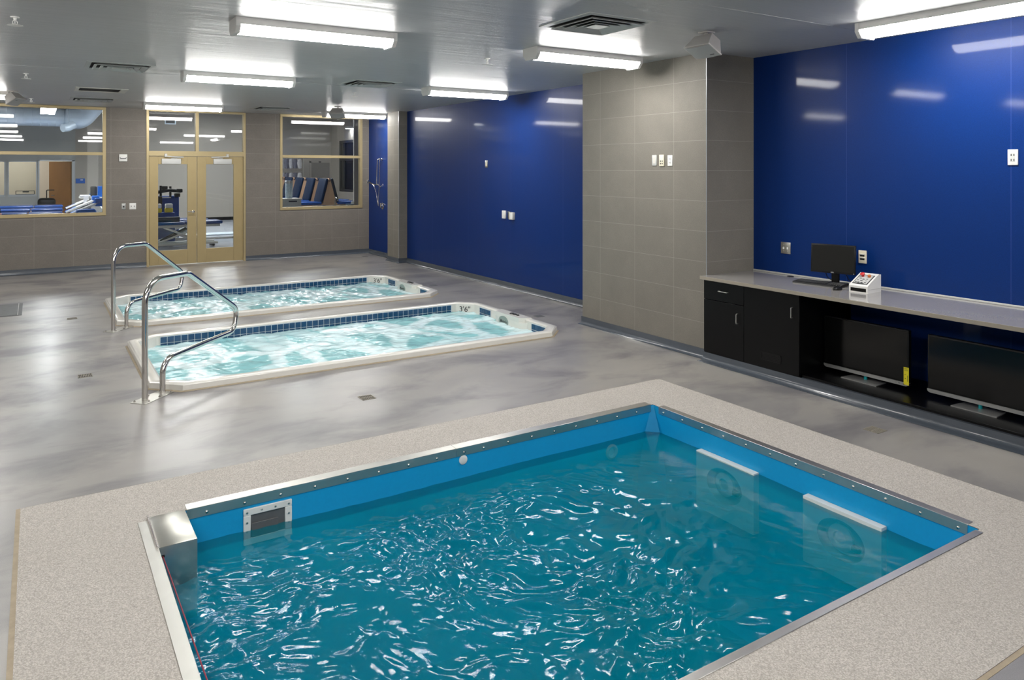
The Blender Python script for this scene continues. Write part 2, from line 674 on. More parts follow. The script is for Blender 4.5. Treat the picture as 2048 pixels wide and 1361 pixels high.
b = MB()
b.quad((XL, YF, CEIL), (XL, YB, CEIL), (XR, YB, CEIL), (XR, YF, CEIL))
ce = struct(b.build('ceiling', 'ceiling_paint', smooth=False, fix=False))
# thin paint ridges where ceiling boards meet
b = MB()
b.box(XL, XR, 10.345, 10.355, CEIL - 0.002, CEIL)
b.build('board_joint', 'ceiling_paint', ce)
b = MB()
b.box(XL, XR, 3.845, 3.853, CEIL - 0.002, CEIL)
b.build('board_joint', 'ceiling_paint', ce)


def wall_with_holes(b, xs, zs, holes, y0, y1):
    """wall in the X-Z plane, front y0, back y1; holes = (x0,x1,z0,z1)"""
    def inside(x, z):
        return any(h[0] < x < h[1] and h[2] < z < h[3] for h in holes)
    for i in range(len(xs) - 1):
        for k in range(len(zs) - 1):
            xm, zm = (xs[i] + xs[i + 1]) / 2, (zs[k] + zs[k + 1]) / 2
            if inside(xm, zm):
                continue
            x0, x1, z0, z1 = xs[i], xs[i + 1], zs[k], zs[k + 1]
            b.quad((x0, y0, z0), (x1, y0, z0), (x1, y0, z1), (x0, y0, z1))
            b.quad((x1, y1, z0), (x0, y1, z0), (x0, y1, z1), (x1, y1, z1))
    for (x0, x1, z0, z1) in holes:
        b.quad((x0, y0, z0), (x0, y1, z0), (x0, y1, z1), (x0, y0, z1))
        b.quad((x1, y1, z0), (x1, y0, z0), (x1, y0, z1), (x1, y1, z1))
        b.quad((x0, y0, z1), (x0, y1, z1), (x1, y1, z1), (x1, y0, z1))
        b.quad((x0, y1, z0), (x0, y0, z0), (x1, y0, z0), (x1, y1, z0))


WL = (-0.74, 1.143, 1.05, 3.13)
WR = (4.478, 6.36, 1.05, 3.13)
DO = (1.85, 3.756, 0.0, 3.13)
b = MB()
wall_with_holes(b, [XL, -0.74, 1.143, 1.85, 3.756, 4.478, 6.36, XR], [0, 1.05, 3.13, CEIL], [WL, WR, DO], YB, YB + 0.16)
struct(b.build('wall_back', 'tile_back', smooth=False, fix=False))

# blue glass-like wall, with the shower bay beyond the small pier
b = MB()
b.box(XR, XR + 0.1, 7.40, YB, 0, CEIL)
struct(b.build('wall_right', 'blue_far', smooth=False))
b = MB()
b.box(XR, XR + 0.1, YF, 5.45, 0, CEIL)
struct(b.build('wall_right_front', 'blue_near', smooth=False))
b = MB()
b.box(XL - 0.1, XL, YF, YB, 0, CEIL)
struct(b.build('wall_left', 'light_wall', smooth=False))
b = MB()
b.box(XL - 0.1, XR + 0.1, YF - 0.1, YF, 0, CEIL)
struct(b.build('wall_front', 'light_wall', smooth=False))

# big tiled pillar and small pier
PXF, PYN, PYFAR = 5.80, 5.41, 7.471


def pillar(name, x0, ya, yb):
    bb = MB()
    bb.quad((x0, yb, 0), (x0, ya, 0), (x0, ya, CEIL), (x0, yb, CEIL))
    bb.quad((x0, ya, 0), (XR, ya, 0), (XR, ya, CEIL), (x0, ya, CEIL))
    bb.quad((XR, yb, 0), (x0, yb, 0), (x0, yb, CEIL), (XR, yb, CEIL))
    o = bb.build(name, ['tile_pillar_side', 'tile_pillar_front'], smooth=False, fix=False)
    for i, p in enumerate(o.data.polygons):
        p.material_index = 0 if i == 0 else 1
    struct(o)
    bb = MB()
    bb.box(x0 - 0.002, x0 + 0.004, ya - 0.002, ya + 0.004, 0.1, CEIL)
    bb.build('corner_bead', 'grey_metal', o)
    return o


pillar('wall_pillar', PXF, PYN, PYFAR)
pillar('wall_pier', 6.335, 14.33, 14.92)


def cove(name, path, h=0.10, flare=0.045):
    """resin cove base: upright face that sweeps out onto the floor; path = list of (x,y) with outward normal to the left"""
    prof = [(0.0, h), (0.012, h), (0.012, 0.045), (0.018, 0.022), (0.030, 0.008), (flare, 0.0015)]
    loops = []
    k = len(path)
    pv = [Vector((p[0], p[1])) for p in path]
    nrm = []
    for i in range(k):
        ns = []
        if i > 0:
            d = (pv[i] - pv[i - 1]).normalized()
            ns.append(Vector((-d.y, d.x)))
        if i < k - 1:
            d = (pv[i + 1] - pv[i]).normalized()
            ns.append(Vector((-d.y, d.x)))
        if len(ns) == 2:
            s = ns[0] + ns[1]
            nrm.append(s / (1 + ns[0].dot(ns[1])))
        else:
            nrm.append(ns[0])
    bb = MB()
    for i in range(k):
        loops.append([(pv[i].x + nrm[i].x * d, pv[i].y + nrm[i].y * d, z) for d, z in prof])
    bb.loft(loops, closed=False)
    return struct(bb.build(name, 'base_cove', fix=False, smooth=True, ang=60))


# outward (room side) must be on the left of the walking direction
cove('baseboard_right', [(XR, YB), (XR, 14.92), (6.335, 14.92), (6.335, 14.33), (XR, 14.33), (XR, PYFAR), (PXF, PYFAR), (PXF, PYN), (PXF + 0.02, PYN)][::-1], 0.098)
cove('baseboard_back', [(3.756, YB), (XR, YB)][::-1], 0.10)
cove('baseboard_left', [(XL, YB), (1.85, YB)][::-1], 0.10)
cove('baseboard_cabinet', [(5.765, PYN), (5.765, YF)][::-1], 0.085, 0.10)
b = MB()
b.box(5.765, XR, YF, PYN, 0.0, 0.085)
struct(b.build('trim_1', 'base_cove'))

# ------------------------------------------------------------------ pebble surround, joint
b = MB()
b.holed([(DX0, DY0), (DX1, DY0), (DX1, DY1), (DX0, DY1)], [[(PX0, PY0), (PX1, PY0), (PX1, PY1), (PX0, PY1)]], 0.003)
deck = b.build('pool_surround', 'pebble_deck', smooth=False, fix=False)
tag(deck, 'beige pebble-textured surround around the sunken blue tank', 'pool surround', kind='structure')
b = MB()
jt = 0.022
b.box(DX0 - jt, DX0, DY0 - jt, DY1 + 0.004, -0.01, 0.0015)
b.box(DX0, DX1, DY0 - jt, DY0, -0.01, 0.0015)
b.box(DX0, DX1, DY1, DY1 + 0.006, -0.01, 0.0012)
b.box(DX1, DX1 + 0.006, DY0 - jt, DY1 + 0.006, -0.01, 0.0012)
b.build('joint_strip', 'sealant', deck)


# ------------------------------------------------------------------ sunken tank
tank = thing('exercise_pool', 'sunken blue tank of rippling water with bolted steel rim in the pebble surround', 'pool', (PX0, PY0, 0))
W, D = PX1 - PX0, PY1 - PY0
DEP = 1.45


def tank_loop(z, c):
    return [(c, 0, z), (W - c, 0, z), (W, c, z), (W, D - c, z), (W - c, D, z), (c, D, z), (0, D - c, z), (0, c, z)]


b = MB()
b.loft([tank_loop(0.0, 0.012), tank_loop(-0.21, 0.085), tank_loop(-0.55, 0.16), tank_loop(-DEP, 0.16)])
b.bm.faces.new([b.bm.verts.new(p) for p in tank_loop(-DEP, 0.16)])
for f in b.bm.faces:
    pass
liner = b.build('liner', 'liner_blue', tank, smooth=False)


def flange(x0, x1, y0, y1, wall, top_w, over=0.0):
    """folded steel strip: flat lip on the deck and a face down inside the tank"""
    bb = MB()
    t, dn = 0.004, 0.052
    if wall == 'back':
        bb.box(x0, x1, D - 0.006, D + top_w, 0.003, 0.003 + t, 0.0015)
        bb.box(x0, x1, D - 0.006, D - 0.001, -dn, 0.006, 0.001)
    if wall == 'front':
        bb.box(x0, x1, -top_w, 0.006, 0.003, 0.003 + t, 0.0015)
        bb.box(x0, x1, 0.001, 0.006, -dn, 0.006, 0.001)
    if wall == 'right':
        bb.box(W - 0.006, W + top_w, y0, y1, 0.003, 0.003 + t, 0.0015)
        bb.box(W - 0.006, W - 0.001, y0, y1, -dn, 0.006, 0.001)
    if wall == 'left':
        bb.box(-top_w, 0.006, y0, y1, 0.003, 0.003 + t, 0.0015)
        bb.box(0.001, 0.006, y0, y1, -dn, 0.006, 0.001)
    o = bb.build('rim_strip', 'steel_top' if wall in ('front', 'right') else 'steel', tank)
    return o


fb1 = flange(0.20, 1.935, 0, 0, 'back', 0.075)
fb2 = flange(1.938, W - 0.022, 0, 0, 'back', 0.075)
fr_ = flange(0, 0, 0.06, D - 0.075, 'right', 0.055)
ff = flange(0.03, W - 0.03, 0, 0, 'front', 0.035)
fl_ = flange(0, 0, 0.0, D - 0.03, 'left', 0.055)


def bolt(p, axis, par):
    bb = MB()
    bb.lathe([(0.0095, 0), (0.0095, 0.002), (0.007, 0.0055), (0.0025, 0.007)], p, 12, axis)
    o = bb.build('bolt', 'chrome', par)
    return o


for k in range(9):
    bb = MB()
    bb.lathe([(0.010, 0.0), (0.010, -0.002), (0.007, -0.006), (0.0025, -0.0075)], (0.307 + 0.2115 * k, D - 0.006, -0.031), 12, 'Y')
    bb.build('bolt', 'chrome', fb1 if k < 8 else fb2)
for k in range(9, 18):
    bb = MB()
    bb.lathe([(0.010, 0.0), (0.010, -0.002), (0.007, -0.006), (0.0025, -0.0075)], (0.307 + 0.2055 * k, D - 0.006, -0.031), 12, 'Y')
    bb.build('bolt', 'chrome', fb2)
for k in range(12):
    bb = MB()
    bb.lathe([(0.010, 0.0), (0.010, -0.002), (0.007, -0.006), (0.0025, -0.0075)], (W - 0.006, D - 0.133 - 0.209 * k, -0.031), 12, 'X')
    bb.build('bolt', 'chrome', fr_)
# skimmer mouth
sk = MB()
sx0, sx1, sz0, sz1 = 1.036 - PX0, 1.322 - PX0, -0.285, -0.07
hx0, hx1, hz0, hz1 = 1.078 - PX0, 1.28 - PX0, -0.245, -0.11
yy = D - 0.012
sk.box(sx0, sx1, yy, D, hz1, sz1, 0.003)
sk.box(sx0, sx1, yy, D, sz0, hz0, 0.003)
sk.box(sx0, hx0, yy, D, hz0, hz1, 0.003)
sk.box(hx1, sx1, yy, D, hz0, hz1, 0.003)
skim = sk.build('skimmer_frame', 'white_plastic', tank)
sk = MB()
d0 = 0.0035
sk.quad((hx0, D - d0, hz0), (hx1, D - d0, hz0), (hx1, D - d0, hz1), (hx0, D - d0, hz1))
for sx in (hx0 + 0.006, hx1 - 0.01):
    pass
sk.build('skimmer_throat', 'hatch_grey', skim, smooth=False)
sk = MB()
sk.box(hx0 + 0.005, hx1 - 0.04, D - 0.011, D - 0.005, hz0, hz0 + 0.085, 0.003)
sk.build('weir_flap', 'hatch_grey', skim)
for (x, z) in [(sx0 + 0.02, -0.092), (sx0 + 0.105, -0.09), (sx1 - 0.10, -0.09), (sx1 - 0.02, -0.092), (sx0 + 0.02, -0.15), (sx1 - 0.02, -0.15), (sx0 + 0.02, -0.205), (sx1 - 0.02, -0.205)]:
    s2 = MB()
    s2.lathe([(0.006, 0), (0.006, -0.003), (0.003, -0.004)], (x, yy, z), 10, 'Y')
    s2.build('screw', 'steel', skim)


def jet(yc):
    bb = MB()
    yl, z0, z1 = yc - PY0, -0.62, -0.192
    w2, th = 0.27, 0.055
    n = 40
    zc = -0.375
    circ = [(W - th, yl + 0.165 * math.cos(2 * PI * k / n), zc + 0.125 * math.sin(2 * PI * k / n)) for k in range(n)]
    sq = []
    for k in range(n):
        a = 2 * PI * k / n
        cx_, sz_ = math.cos(a), math.sin(a)
        s = 1 / max(abs(cx_), abs(sz_))
        sq.append((W - th, yl + w2 * cx_ * s, (z0 + z1) / 2 + (z1 - z0) / 2 * sz_ * s))
    back = [(W - 0.001, p[1], p[2]) for p in sq]
    inner = [(W - 0.006, yl + (p[1] - yl) * 0.82, zc + (p[2] - zc) * 0.82) for p in circ]
    bb.loft([back, sq, circ])
    plate = bb.build('jet_plate', 'white_plastic', tank, ang=50)
    cn = MB()
    cn.loft([circ, inner])
    cn.bm.faces.new([cn.bm.verts.new(p) for p in inner])
    cn.build('jet_throat', 'grey_metal', plate, ang=50)
    cn = MB()
    cn.lathe([(0.085, -0.006), (0.085, -0.026), (0.045, -0.036), (0.04, -0.02)], (W, yl + 0.02, zc), 24, 'X')
    cn.build('jet_nozzle', 'grey_panel', plate)
    cn = MB()
    cn.box(W - 0.045, W - 0.006, yl - 0.118, yl - 0.06, zc - 0.045, zc - 0.005, 0.012, 2)
    cn.build('jet_slot', 'dark_gap', plate)
    return plate


jet(3.792)
jet(2.852)
b = MB()
b.lathe([(0.032, 0), (0.032, -0.006), (0.026, -0.010), (0.010, -0.011)], (2.518 - PX0, D, -0.083), 20, 'Y')
b.build('push_button', 'white_plastic', tank)
b = MB()
b.lathe([(0.06, 0), (0.06, -0.008), (0.045, -0.014), (0.03, -0.008), (0.028, -0.004)], (3.86 - PX0, D, -0.30), 20, 'Y')
b.build('return_fitting', 'grey_panel', tank)
b = MB()
b.lathe([(0.33, 0), (0.33, 0.03), (0.30, 0.045), (0.05, 0.05)], (2.75 - PX0, 1.28, -DEP), 30)
b.build('floor_disc', 'blue_vinyl', tank)  # low dark disc on the tank floor

# the water in the tank
WZ = -0.205
NX, NY = 420, 284
xs = np.linspace(-0.004, W + 0.004, NX)
ys = np.linspace(-0.004, D + 0.004, NY)
GX, GY = np.meshgrid(xs, ys, indexing='ij')
rng = np.random.RandomState(11)


def lowfreq(cells, seed):
    r = np.random.RandomState(seed)
    h = np.zeros_like(GX)
    for _ in range(14):
        th = r.uniform(0, 2 * PI)
        k = cells * r.uniform(0.5, 1.3)
        h += np.cos(k * (np.cos(th) * GX + np.sin(th) * GY) + r.uniform(0, 2 * PI))
    return h / math.sqrt(7.0)


# churned: strong towards the left and near side, calm in the far right corner and along the back wall
mask = np.clip(1.22 - 1.12 * np.clip((GX - 1.5) / 2.3, 0, 1) * np.clip(0.45 + GY / D * 0.75, 0, 1.1), 0.12, 1.2)
mask *= np.clip((D - GY) / 0.55, 0.18, 1)
mask *= np.clip((W - GX) / 0.5, 0.25, 1)
patch = np.clip(0.80 + 0.38 * lowfreq(3.2, 3), 0.35, 1.25)
amp = mask * patch
wx = GX + 0.06 * lowfreq(5, 21) + 0.018 * lowfreq(17, 22)
wy = GY + 0.06 * lowfreq(5, 23) + 0.018 * lowfreq(17, 24)
H = 0.010 * lowfreq(4.5, 5) * np.clip(mask, 0.3, 1)
for lam, a, cnt in ((0.36, 0.0050, 9), (0.20, 0.0042, 14), (0.115, 0.0030, 18), (0.066, 0.0011, 20), (0.042, 0.0003, 18)):
    s = np.zeros_like(GX)
    for _ in range(cnt):
        th = rng.normal(0.9, 0.85)
        k = 2 * PI / (lam * rng.uniform(0.75, 1.3))
        ph = k * (np.cos(th) * wx + np.sin(th) * wy) + rng.uniform(0, 2 * PI)
        c = np.cos(ph)
        s += 0.6 * c + 0.4 * (2 * np.abs(np.cos(ph / 2)) - 1.27)
    H += a * s / math.sqrt(cnt / 2) * amp
H = np.clip(H, -0.07, 0.07)
verts = np.stack([GX, GY, H], -1).reshape(-1, 3)
idx = np.arange(NX * NY).reshape(NX, NY)
quads = np.stack([idx[:-1, :-1], idx[1:, :-1], idx[1:, 1:], idx[:-1, 1:]], -1).reshape(-1, 4)
me = bpy.data.meshes.new('pool_water')
vb = [tuple(v) for v in verts]
base = len(vb)
z = -DEP + 0.215
# skirt and bottom close the body of water
ring = [idx[i, 0] for i in range(NX)] + [idx[NX - 1, j] for j in range(1, NY)] + [idx[i, NY - 1] for i in range(NX - 2, -1, -1)] + [idx[0, j] for j in range(NY - 2, 0, -1)]
faces = [tuple(q) for q in quads.tolist()]
low = {}
for r in ring:
    low[int(r)] = len(vb)
    vb.append((verts[r][0], verts[r][1], z))
nt_top = len(faces)
for a, c in zip(ring, ring[1:] + ring[:1]):
    faces.append((int(c), int(a), low[int(a)], low[int(c)]))
faces.append(tuple(low[int(r)] for r in ring[::-1]))
me.from_pydata(vb, [], faces)
me.materials.append(MATS['tank_water'])
me.shade_smooth()
me.set_sharp_from_angle(angle=math.radians(70))
wo = bpy.data.objects.new('pool_water', me)
COL.objects.link(wo)
wo.location = (PX0, PY0, WZ)
tag(wo, 'choppy teal water filling the steel-rimmed blue tank', 'water', kind='stuff')

# stainless cover box in the corner and its red cord
box = thing('cover_box', 'stainless steel cover box in the corner of the blue tank', 'metal box', (0.528, 4.20, 0))
b = MB()
b.box(0.002, 0.187, 0.0, 0.40, -0.40, 0.012, 0.004, 2)
b.build('body', 'steel_box', box)
b = MB()
b.cyl((-0.004, 0.0, 0.014), (-0.004, 0.405, 0.014), 0.0055, n=12)
b.build('hinge_rod', 'chrome', box)
b = MB()
b.box(0.008, 0.030, -0.002, 0.002, -0.045, -0.031, 0.003)
b.build('cord_slot', 'dark_gap', box)
b = MB()
cpts = [(0.548, 4.197, -0.038), (0.556, 4.0, -0.050), (0.566, 3.6, -0.072), (0.574, 3.2, -0.085), (0.580, 2.8, -0.092), (0.583, 2.4, -0.09), (0.585, 2.07, -0.085)]
sm = []
for i in range(len(cpts) - 1):
    for k in range(8):
        t = k / 8
        sm.append(tuple(cpts[i][j] * (1 - t) + cpts[i + 1][j] * t for j in range(3)))
sm.append(cpts[-1])
b.tube(sm, 0.0032, 8)
tag(b.build('pull_cord', 'cord_red'), 'thin dark red cord running from the steel box along the left rim of the tank', 'cord')


# ------------------------------------------------------------------ two plunge spas
def spa(y, label, wlabel, seed):
    t = thing('plunge_spa', label, 'spa pool', (0.855, y, 0), group='white raised plunge spas')

    def L(inset, z):
        return [(p[0] - 0.855, p[1] - y, z) for p in spa_outline(y, inset)]
    b = MB()
    b.loft([L(-0.012, 0.0), L(-0.006, 0.052), L(0.004, 0.062), L(0.016, 0.066), L(0.075, 0.066), L(0.088, 0.062), L(0.10, 0.050), L(0.115, -0.12), L(0.14, -1.0)])
    b.bm.faces.new([b.bm.verts.new(p) for p in L(0.14, -1.0)])
    shell = b.build('shell', 'cream_shell', t, ang=30)
    b = MB()
    b.loft([L(-0.012, 0.0005), L(-0.030, 0.0005), L(-0.026, 0.006), L(-0.012, 0.009)])
    b.build('sealant_bead', 'sealant', t)
    # raised head unit on the right end
    X1 = 5.28 - 0.855
    b = MB()
    b.prism([(X1 - 0.02, 0.72, 0.02), (X1 - 0.02, 1.44, 0.02), (X1 - 0.17, 1.36, 0.02), (X1 - 0.17, 0.80, 0.02)], (0, 0, 0.056))
    b.prism([(X1 - 0.10, 0.70, -0.30), (X1 - 0.10, 1.46, -0.30), (X1 - 0.17, 1.36, -0.30), (X1 - 0.17, 0.80, -0.30)], (0, 0, 0.32))
    head = b.build('filter_housing', 'cream_shell', t)
    for (yy_, r) in ((1.09, 0.032), (1.02, 0.030), (0.95, 0.020)):
        b = MB()
        b.lathe([(r, 0.076), (r, 0.083), (r * 0.7, 0.088), (0.004, 0.089)], (X1 - 0.085, yy_, 0), 16)
        b.build('air_knob', 'black_plastic', head)
    b = MB()
    n = 36
    b.prism([(X1 - 0.1705, 1.16 + 0.115 * math.cos(2 * PI * k / n), -0.028 + 0.072 * math.sin(2 * PI * k / n)) for k in range(n)], (-0.004, 0, 0))
    badge = b.build('oval_badge', 'badge_green', head)
    mt = frame_axes((X1 - 0.1755, 1.14, -0.024), (0, -1, 0), (0, 0, 1))
    text('badge_lettering', 'SwimEx', 0.044, 'ink', badge, mt, 0.0004)
    b = MB()
    b.prism([(X1 - 0.1750, 1.235, -0.024), (X1 - 0.1750, 1.218, 0.0), (X1 - 0.1750, 1.201, -0.024), (X1 - 0.1750, 1.218, -0.048)], (-0.001, 0, 0))
    b.build('badge_mark', 'ink', badge)
    # tile band on the long far side and two patches beside the head unit
    b = MB()
    g = MB()
    ybk = 2.34 - 0.112
    p = 0.0729
    g.box(1.192 - 0.855 - 0.005, 4.915 - 0.855, ybk - 0.003, ybk + 0.004, -0.14, 0.045)
    for k in range(51):
        x0 = 1.192 - 0.855 + p * k
        for zz in (-0.030, -0.030 - p):
            b.box(x0, x0 + p - 0.006, ybk - 0.008, ybk - 0.002, zz, zz + p - 0.006, 0.0015)
    gr = g.build('tile_backing', 'tile_grout', t)
    b.build('tile_band', 'navy_tile', gr)
    for (ya) in (1.58, 0.30):
        b = MB()
        g = MB()
        xe = X1 - 0.113
        g.box(xe - 0.003, xe + 0.004, ya - 0.005, ya + 4 * p, -0.14, 0.045)
        for k in range(4):
            for zz in (-0.030, -0.030 - p):
                b.box(xe - 0.008, xe - 0.002, ya + p * k, ya + p * k + p - 0.006, zz, zz + p - 0.006, 0.0015)
        gr = g.build('tile_backing', 'tile_grout', t)
        b.build('tile_patch', 'navy_tile', gr)
    # depth marking on the cut corner
    o1 = L(0.107, 0)[3]
    o2 = L(0.107, 0)[4]
    mid = (Vector(o1) + Vector(o2)) / 2
    r = Vector((o1[0] - o2[0], o1[1] - o2[1], 0)).normalized()
    n_in = Vector((-1, -1, 0)).normalized()
    mt = frame_axes((mid.x + n_in.x * 0.004, mid.y + n_in.y * 0.004, -0.022), r, (0, 0, 1))
    text('depth_marking', '3\'6"', 0.108, 'ink', t, mt, 0.0004)
    # entry steps at the left end with dark nosing
    b = MB()
    b.box(0.135, 0.44, 0.25, 2.08, -0.95, -0.13, 0.02, 2)
    b.box(0.44, 0.74, 0.25, 2.08, -0.95, -0.42, 0.02, 2)
    st = b.build('entry_steps', 'cream_shell', t)
    b = MB()
    for k in range(4):
        b.box(0.385, 0.425, 0.28 + k * 0.2, 0.28 + k * 0.2 + 0.17, -0.1295, -0.118, 0.002)
    b.build('step_nosing', 'ink', st)
    # water
    nx, ny = 230, 120
    x0, x1 = 0.104, X1 - 0.104
    ya, yb = 0.104, 2.34 - 0.104
    gx, gy = np.meshgrid(np.linspace(x0, x1, nx), np.linspace(ya, yb, ny), indexing='ij')
    r_ = np.random.RandomState(seed)
    h = np.zeros_like(gx)
    for lam, a, cnt in ((0.5, 0.0040, 10), (0.22, 0.0030, 12), (0.10, 0.0020, 14)):
        for _ in range(cnt):
            th = r_.uniform(0, 2 * PI)
            k = 2 * PI / (lam * r_.uniform(0.7, 1.4))
            h += a / math.sqrt(cnt / 2) * np.cos(k * (np.cos(th) * gx + np.sin(th) * gy) + r_.uniform(0, 6.3))
    cc = 0.235 - 0.04
    vs, fs = [], []
    ix = np.arange(nx * ny).reshape(nx, ny)
    for i in range(nx):
        for j in range(ny):
            X, Y = gx[i, j], gy[i, j]
            # pull grid corners onto the chamfers of the octagon
            dx = min(X - x0, x1 - X)
            dy = min(Y - ya, yb - Y)
            if dx + dy < cc:
                s = (cc - dx - dy) / 2
                X += s if X < (x0 + x1) / 2 else -s
                Y += s if Y < (ya + yb) / 2 else -s
            vs.append((X, Y, float(h[i, j])))
    for i in range(nx - 1):
        for j in range(ny - 1):
            fs.append((int(ix[i, j]), int(ix[i + 1, j]), int(ix[i + 1, j + 1]), int(ix[i, j + 1])))
    me = bpy.data.meshes.new('spa_water')
    me.from_pydata(vs, [], fs)
    me.materials.append(MATS['spa_water'])
    me.shade_smooth()
    w = bpy.data.objects.new('spa_water', me)
    COL.objects.link(w)
    w.location = (0.855, y, -0.054)
    tag(w, wlabel, 'water', kind='stuff')
    return t


spa(SPA_Y[0], 'nearer of the two white plunge spas, next to the pebble surround', 'foaming turquoise water in the nearer white spa', 3)
spa(SPA_Y[1], 'farther of the two white plunge spas, towards the double doors', 'foaming turquoise water in the farther white spa', 8)


# ------------------------------------------------------------------ grab rails
def rail(loc, label, k=1.0):
    t = thing('grab_rail', label, 'handrail', loc, PI / 4, 'chrome grab rails at the spa corners')
    pts = [(0, 0, 0.004), (0, 0, 1.012), (0.565, 0, 0.998), (1.345 * k, 0, 0.530), (1.285 * k, 0, 0.318), (0.222, 0, 0.288), (0.222, 0, 0.004)]
    b = MB()
    b.tube(fillet(pts, [0.20, 0.16, 0.11, 0.11, 0.13], 12), 0.0245, 20)
    b.build('tube', 'chrome', t)
    b = MB()
    b.box(-0.085, 0.275, -0.075, 0.075, 0.0, 0.005, 0.0015)
    pl = b.build('base_plate', 'steel', t)
    for (x, y_) in ((-0.06, 0.052), (-0.02, -0.055), (0.11, -0.055), (0.25, 0.052), (0.25, -0.055), (0.11, 0.055)):
        b = MB()
        b.cyl((x, y_, 0.004), (x, y_, 0.010), 0.010, n=6)
        b.cyl((x, y_, 0.010), (x, y_, 0.018), 0.005, n=10)
        b.build('bolt', 'chrome', pl)
    return t


rail((0.772, 6.962, 0), 'chrome grab rail bolted at the corner of the nearer spa')
rail((0.784, 10.165, 0), 'chrome grab rail bolted at the corner of the farther spa', 0.965)


# ------------------------------------------------------------------ floor drains
def drain(loc, label, slots=8, rot=0.0, plain=False):
    t = thing('floor_drain', label, 'floor drain', loc, rot, 'small square floor drains')
    b = MB()
    s = 0.060
    if plain:
        b.box(-s, s, -s, s, 0.0, 0.003, 0.001)
        b.build('cover', 'hatch_grey', t)
        return t
    b.box(-s, s, -s, -s + 0.006, 0, 0.003)
    b.box(-s, s, s - 0.006, s, 0, 0.003)
    b.box(-s, -s + 0.006, -s, s, 0, 0.003)
    b.box(s - 0.006, s, -s, s, 0, 0.003)
    w = (2 * s - 0.012) / slots
    for k in range(slots + 1):
        x = -s + 0.006 + w * k
        b.box(x - w * 0.17, x + w * 0.17, -s, s, 0, 0.003)
    b.box(-s, s, -0.004, 0.004, 0, 0.003)
    b.build('grate', 'grate_tan', t)
    b = MB()
    b.box(-s + 0.004, s - 0.004, -s + 0.004, s - 0.004, 0.0, 0.0012)
    b.build('pit', 'dark_gap', t)
    return t


drain((0.39, 8.11, 0.0), 'floor drain on the open floor left of the nearer spa')
drain((0.396, 11.30, 0.0), 'floor drain left of the farther spa rail')
drain((2.38, 6.05, 0.0), 'floor drain between the nearer spa and the pebble surround')
drain((5.285, 3.265, 0.0), 'floor drain on the grey floor in front of the black cabinets')
drain((5.612, 8.17, 0.0), 'dark flush floor drain by the right end of the nearer spa', plain=True)
drain((5.612, 11.29, 0.0), 'dark flush floor drain by the right end of the farther spa', plain=True)
drain((6.19, 15.85, 0.0), 'dark flush floor drain under the shower', plain=True)
h = thing('floor_hatch', 'dark grey metal access hatch set in the floor below the wide window', 'hatch', (-0.76, 12.44, 0))
b = MB()
b.box(-0.60, 0.60, -0.53, 0.53, 0.0, 0.004, 0.002)
b.build('frame', 'hatch_grey', h)
b = MB()
b.box(-0.56, 0.545, -0.50, 0.50, 0.004, 0.007, 0.002)
b.build('lid', 'hatch_grey', h)
b = MB()
b.box(0.548, 0.556, -0.51, 0.51, 0.004, 0.0075)
b.build('trim', 'silver_paint', h)


# ------------------------------------------------------------------ windows and doors in the tiled wall
def window(name, x0, x1, z0, z1, zm):
    f = 0.052
    y0, y1 = YB - 0.012, YB + 0.11
    b = MB()
    b.box(x0, x1, y0, y1, z0, z0 + f + 0.008, 0.002)
    b.box(x0, x1, y0, y1, z1 - f, z1, 0.002)
    b.box(x0, x0 + f, y0, y1, z0 + f + 0.008, z1 - f, 0.002)
    b.box(x1 - f - 0.006, x1, y0, y1, z0 + f + 0.008, z1 - f, 0.002)
    b.box(x0 + f, x1 - f - 0.006, y0, y1, zm - 0.03, zm + 0.03, 0.002)
    o = struct(b.build(name, 'gold_frame'))
    for (a, c) in ((z0 + f + 0.008, zm - 0.03), (zm + 0.03, z1 - f)):
        b = MB()
        b.box(x0 + f, x1 - f - 0.006, YB + 0.048, YB + 0.054, a, c)
        b.build('glass_pane', 'sheet_glass', o)
    return o


window('window_1', WL[0], WL[1], WL[2], WL[3] + 0.012, 2.242)
window('window_2', WR[0], WR[1], WR[2], WR[3] + 0.012, 2.223)
b = MB()
x0, x1 = DO[0], DO[1]
y0, y1 = YB - 0.012, YB + 0.12
f = 0.048
b.box(x0, x0 + f, y0, y1, 0, CEIL - 0.003, 0.002)
b.box(x1 - f, x1, y0, y1, 0, CEIL - 0.003, 0.002)
b.box(x0 + f, x1 - f, y0, y1, CEIL - 0.045, CEIL - 0.003, 0.002)
b.box(x0 + f, x1 - f, y0, y1, 2.21, 2.31, 0.002)
b.box(2.765, 2.826, y0, y1, 2.31, CEIL - 0.045, 0.002)
d1 = struct(b.build('door_1', 'gold_frame'))
for (a, c) in ((x0 + f, 2.765), (2.826, x1 - f)):
    b = MB()
    b.box(a, c, YB + 0.048, YB + 0.054, 2.31, CEIL - 0.045)
    b.build('transom_pane', 'sheet_glass', d1)
b = MB()
b.box(x0 + f, x1 - f, YB + 0.0, YB + 0.12, 0.0, 0.012, 0.003)
b.build('threshold', 'steel', d1)


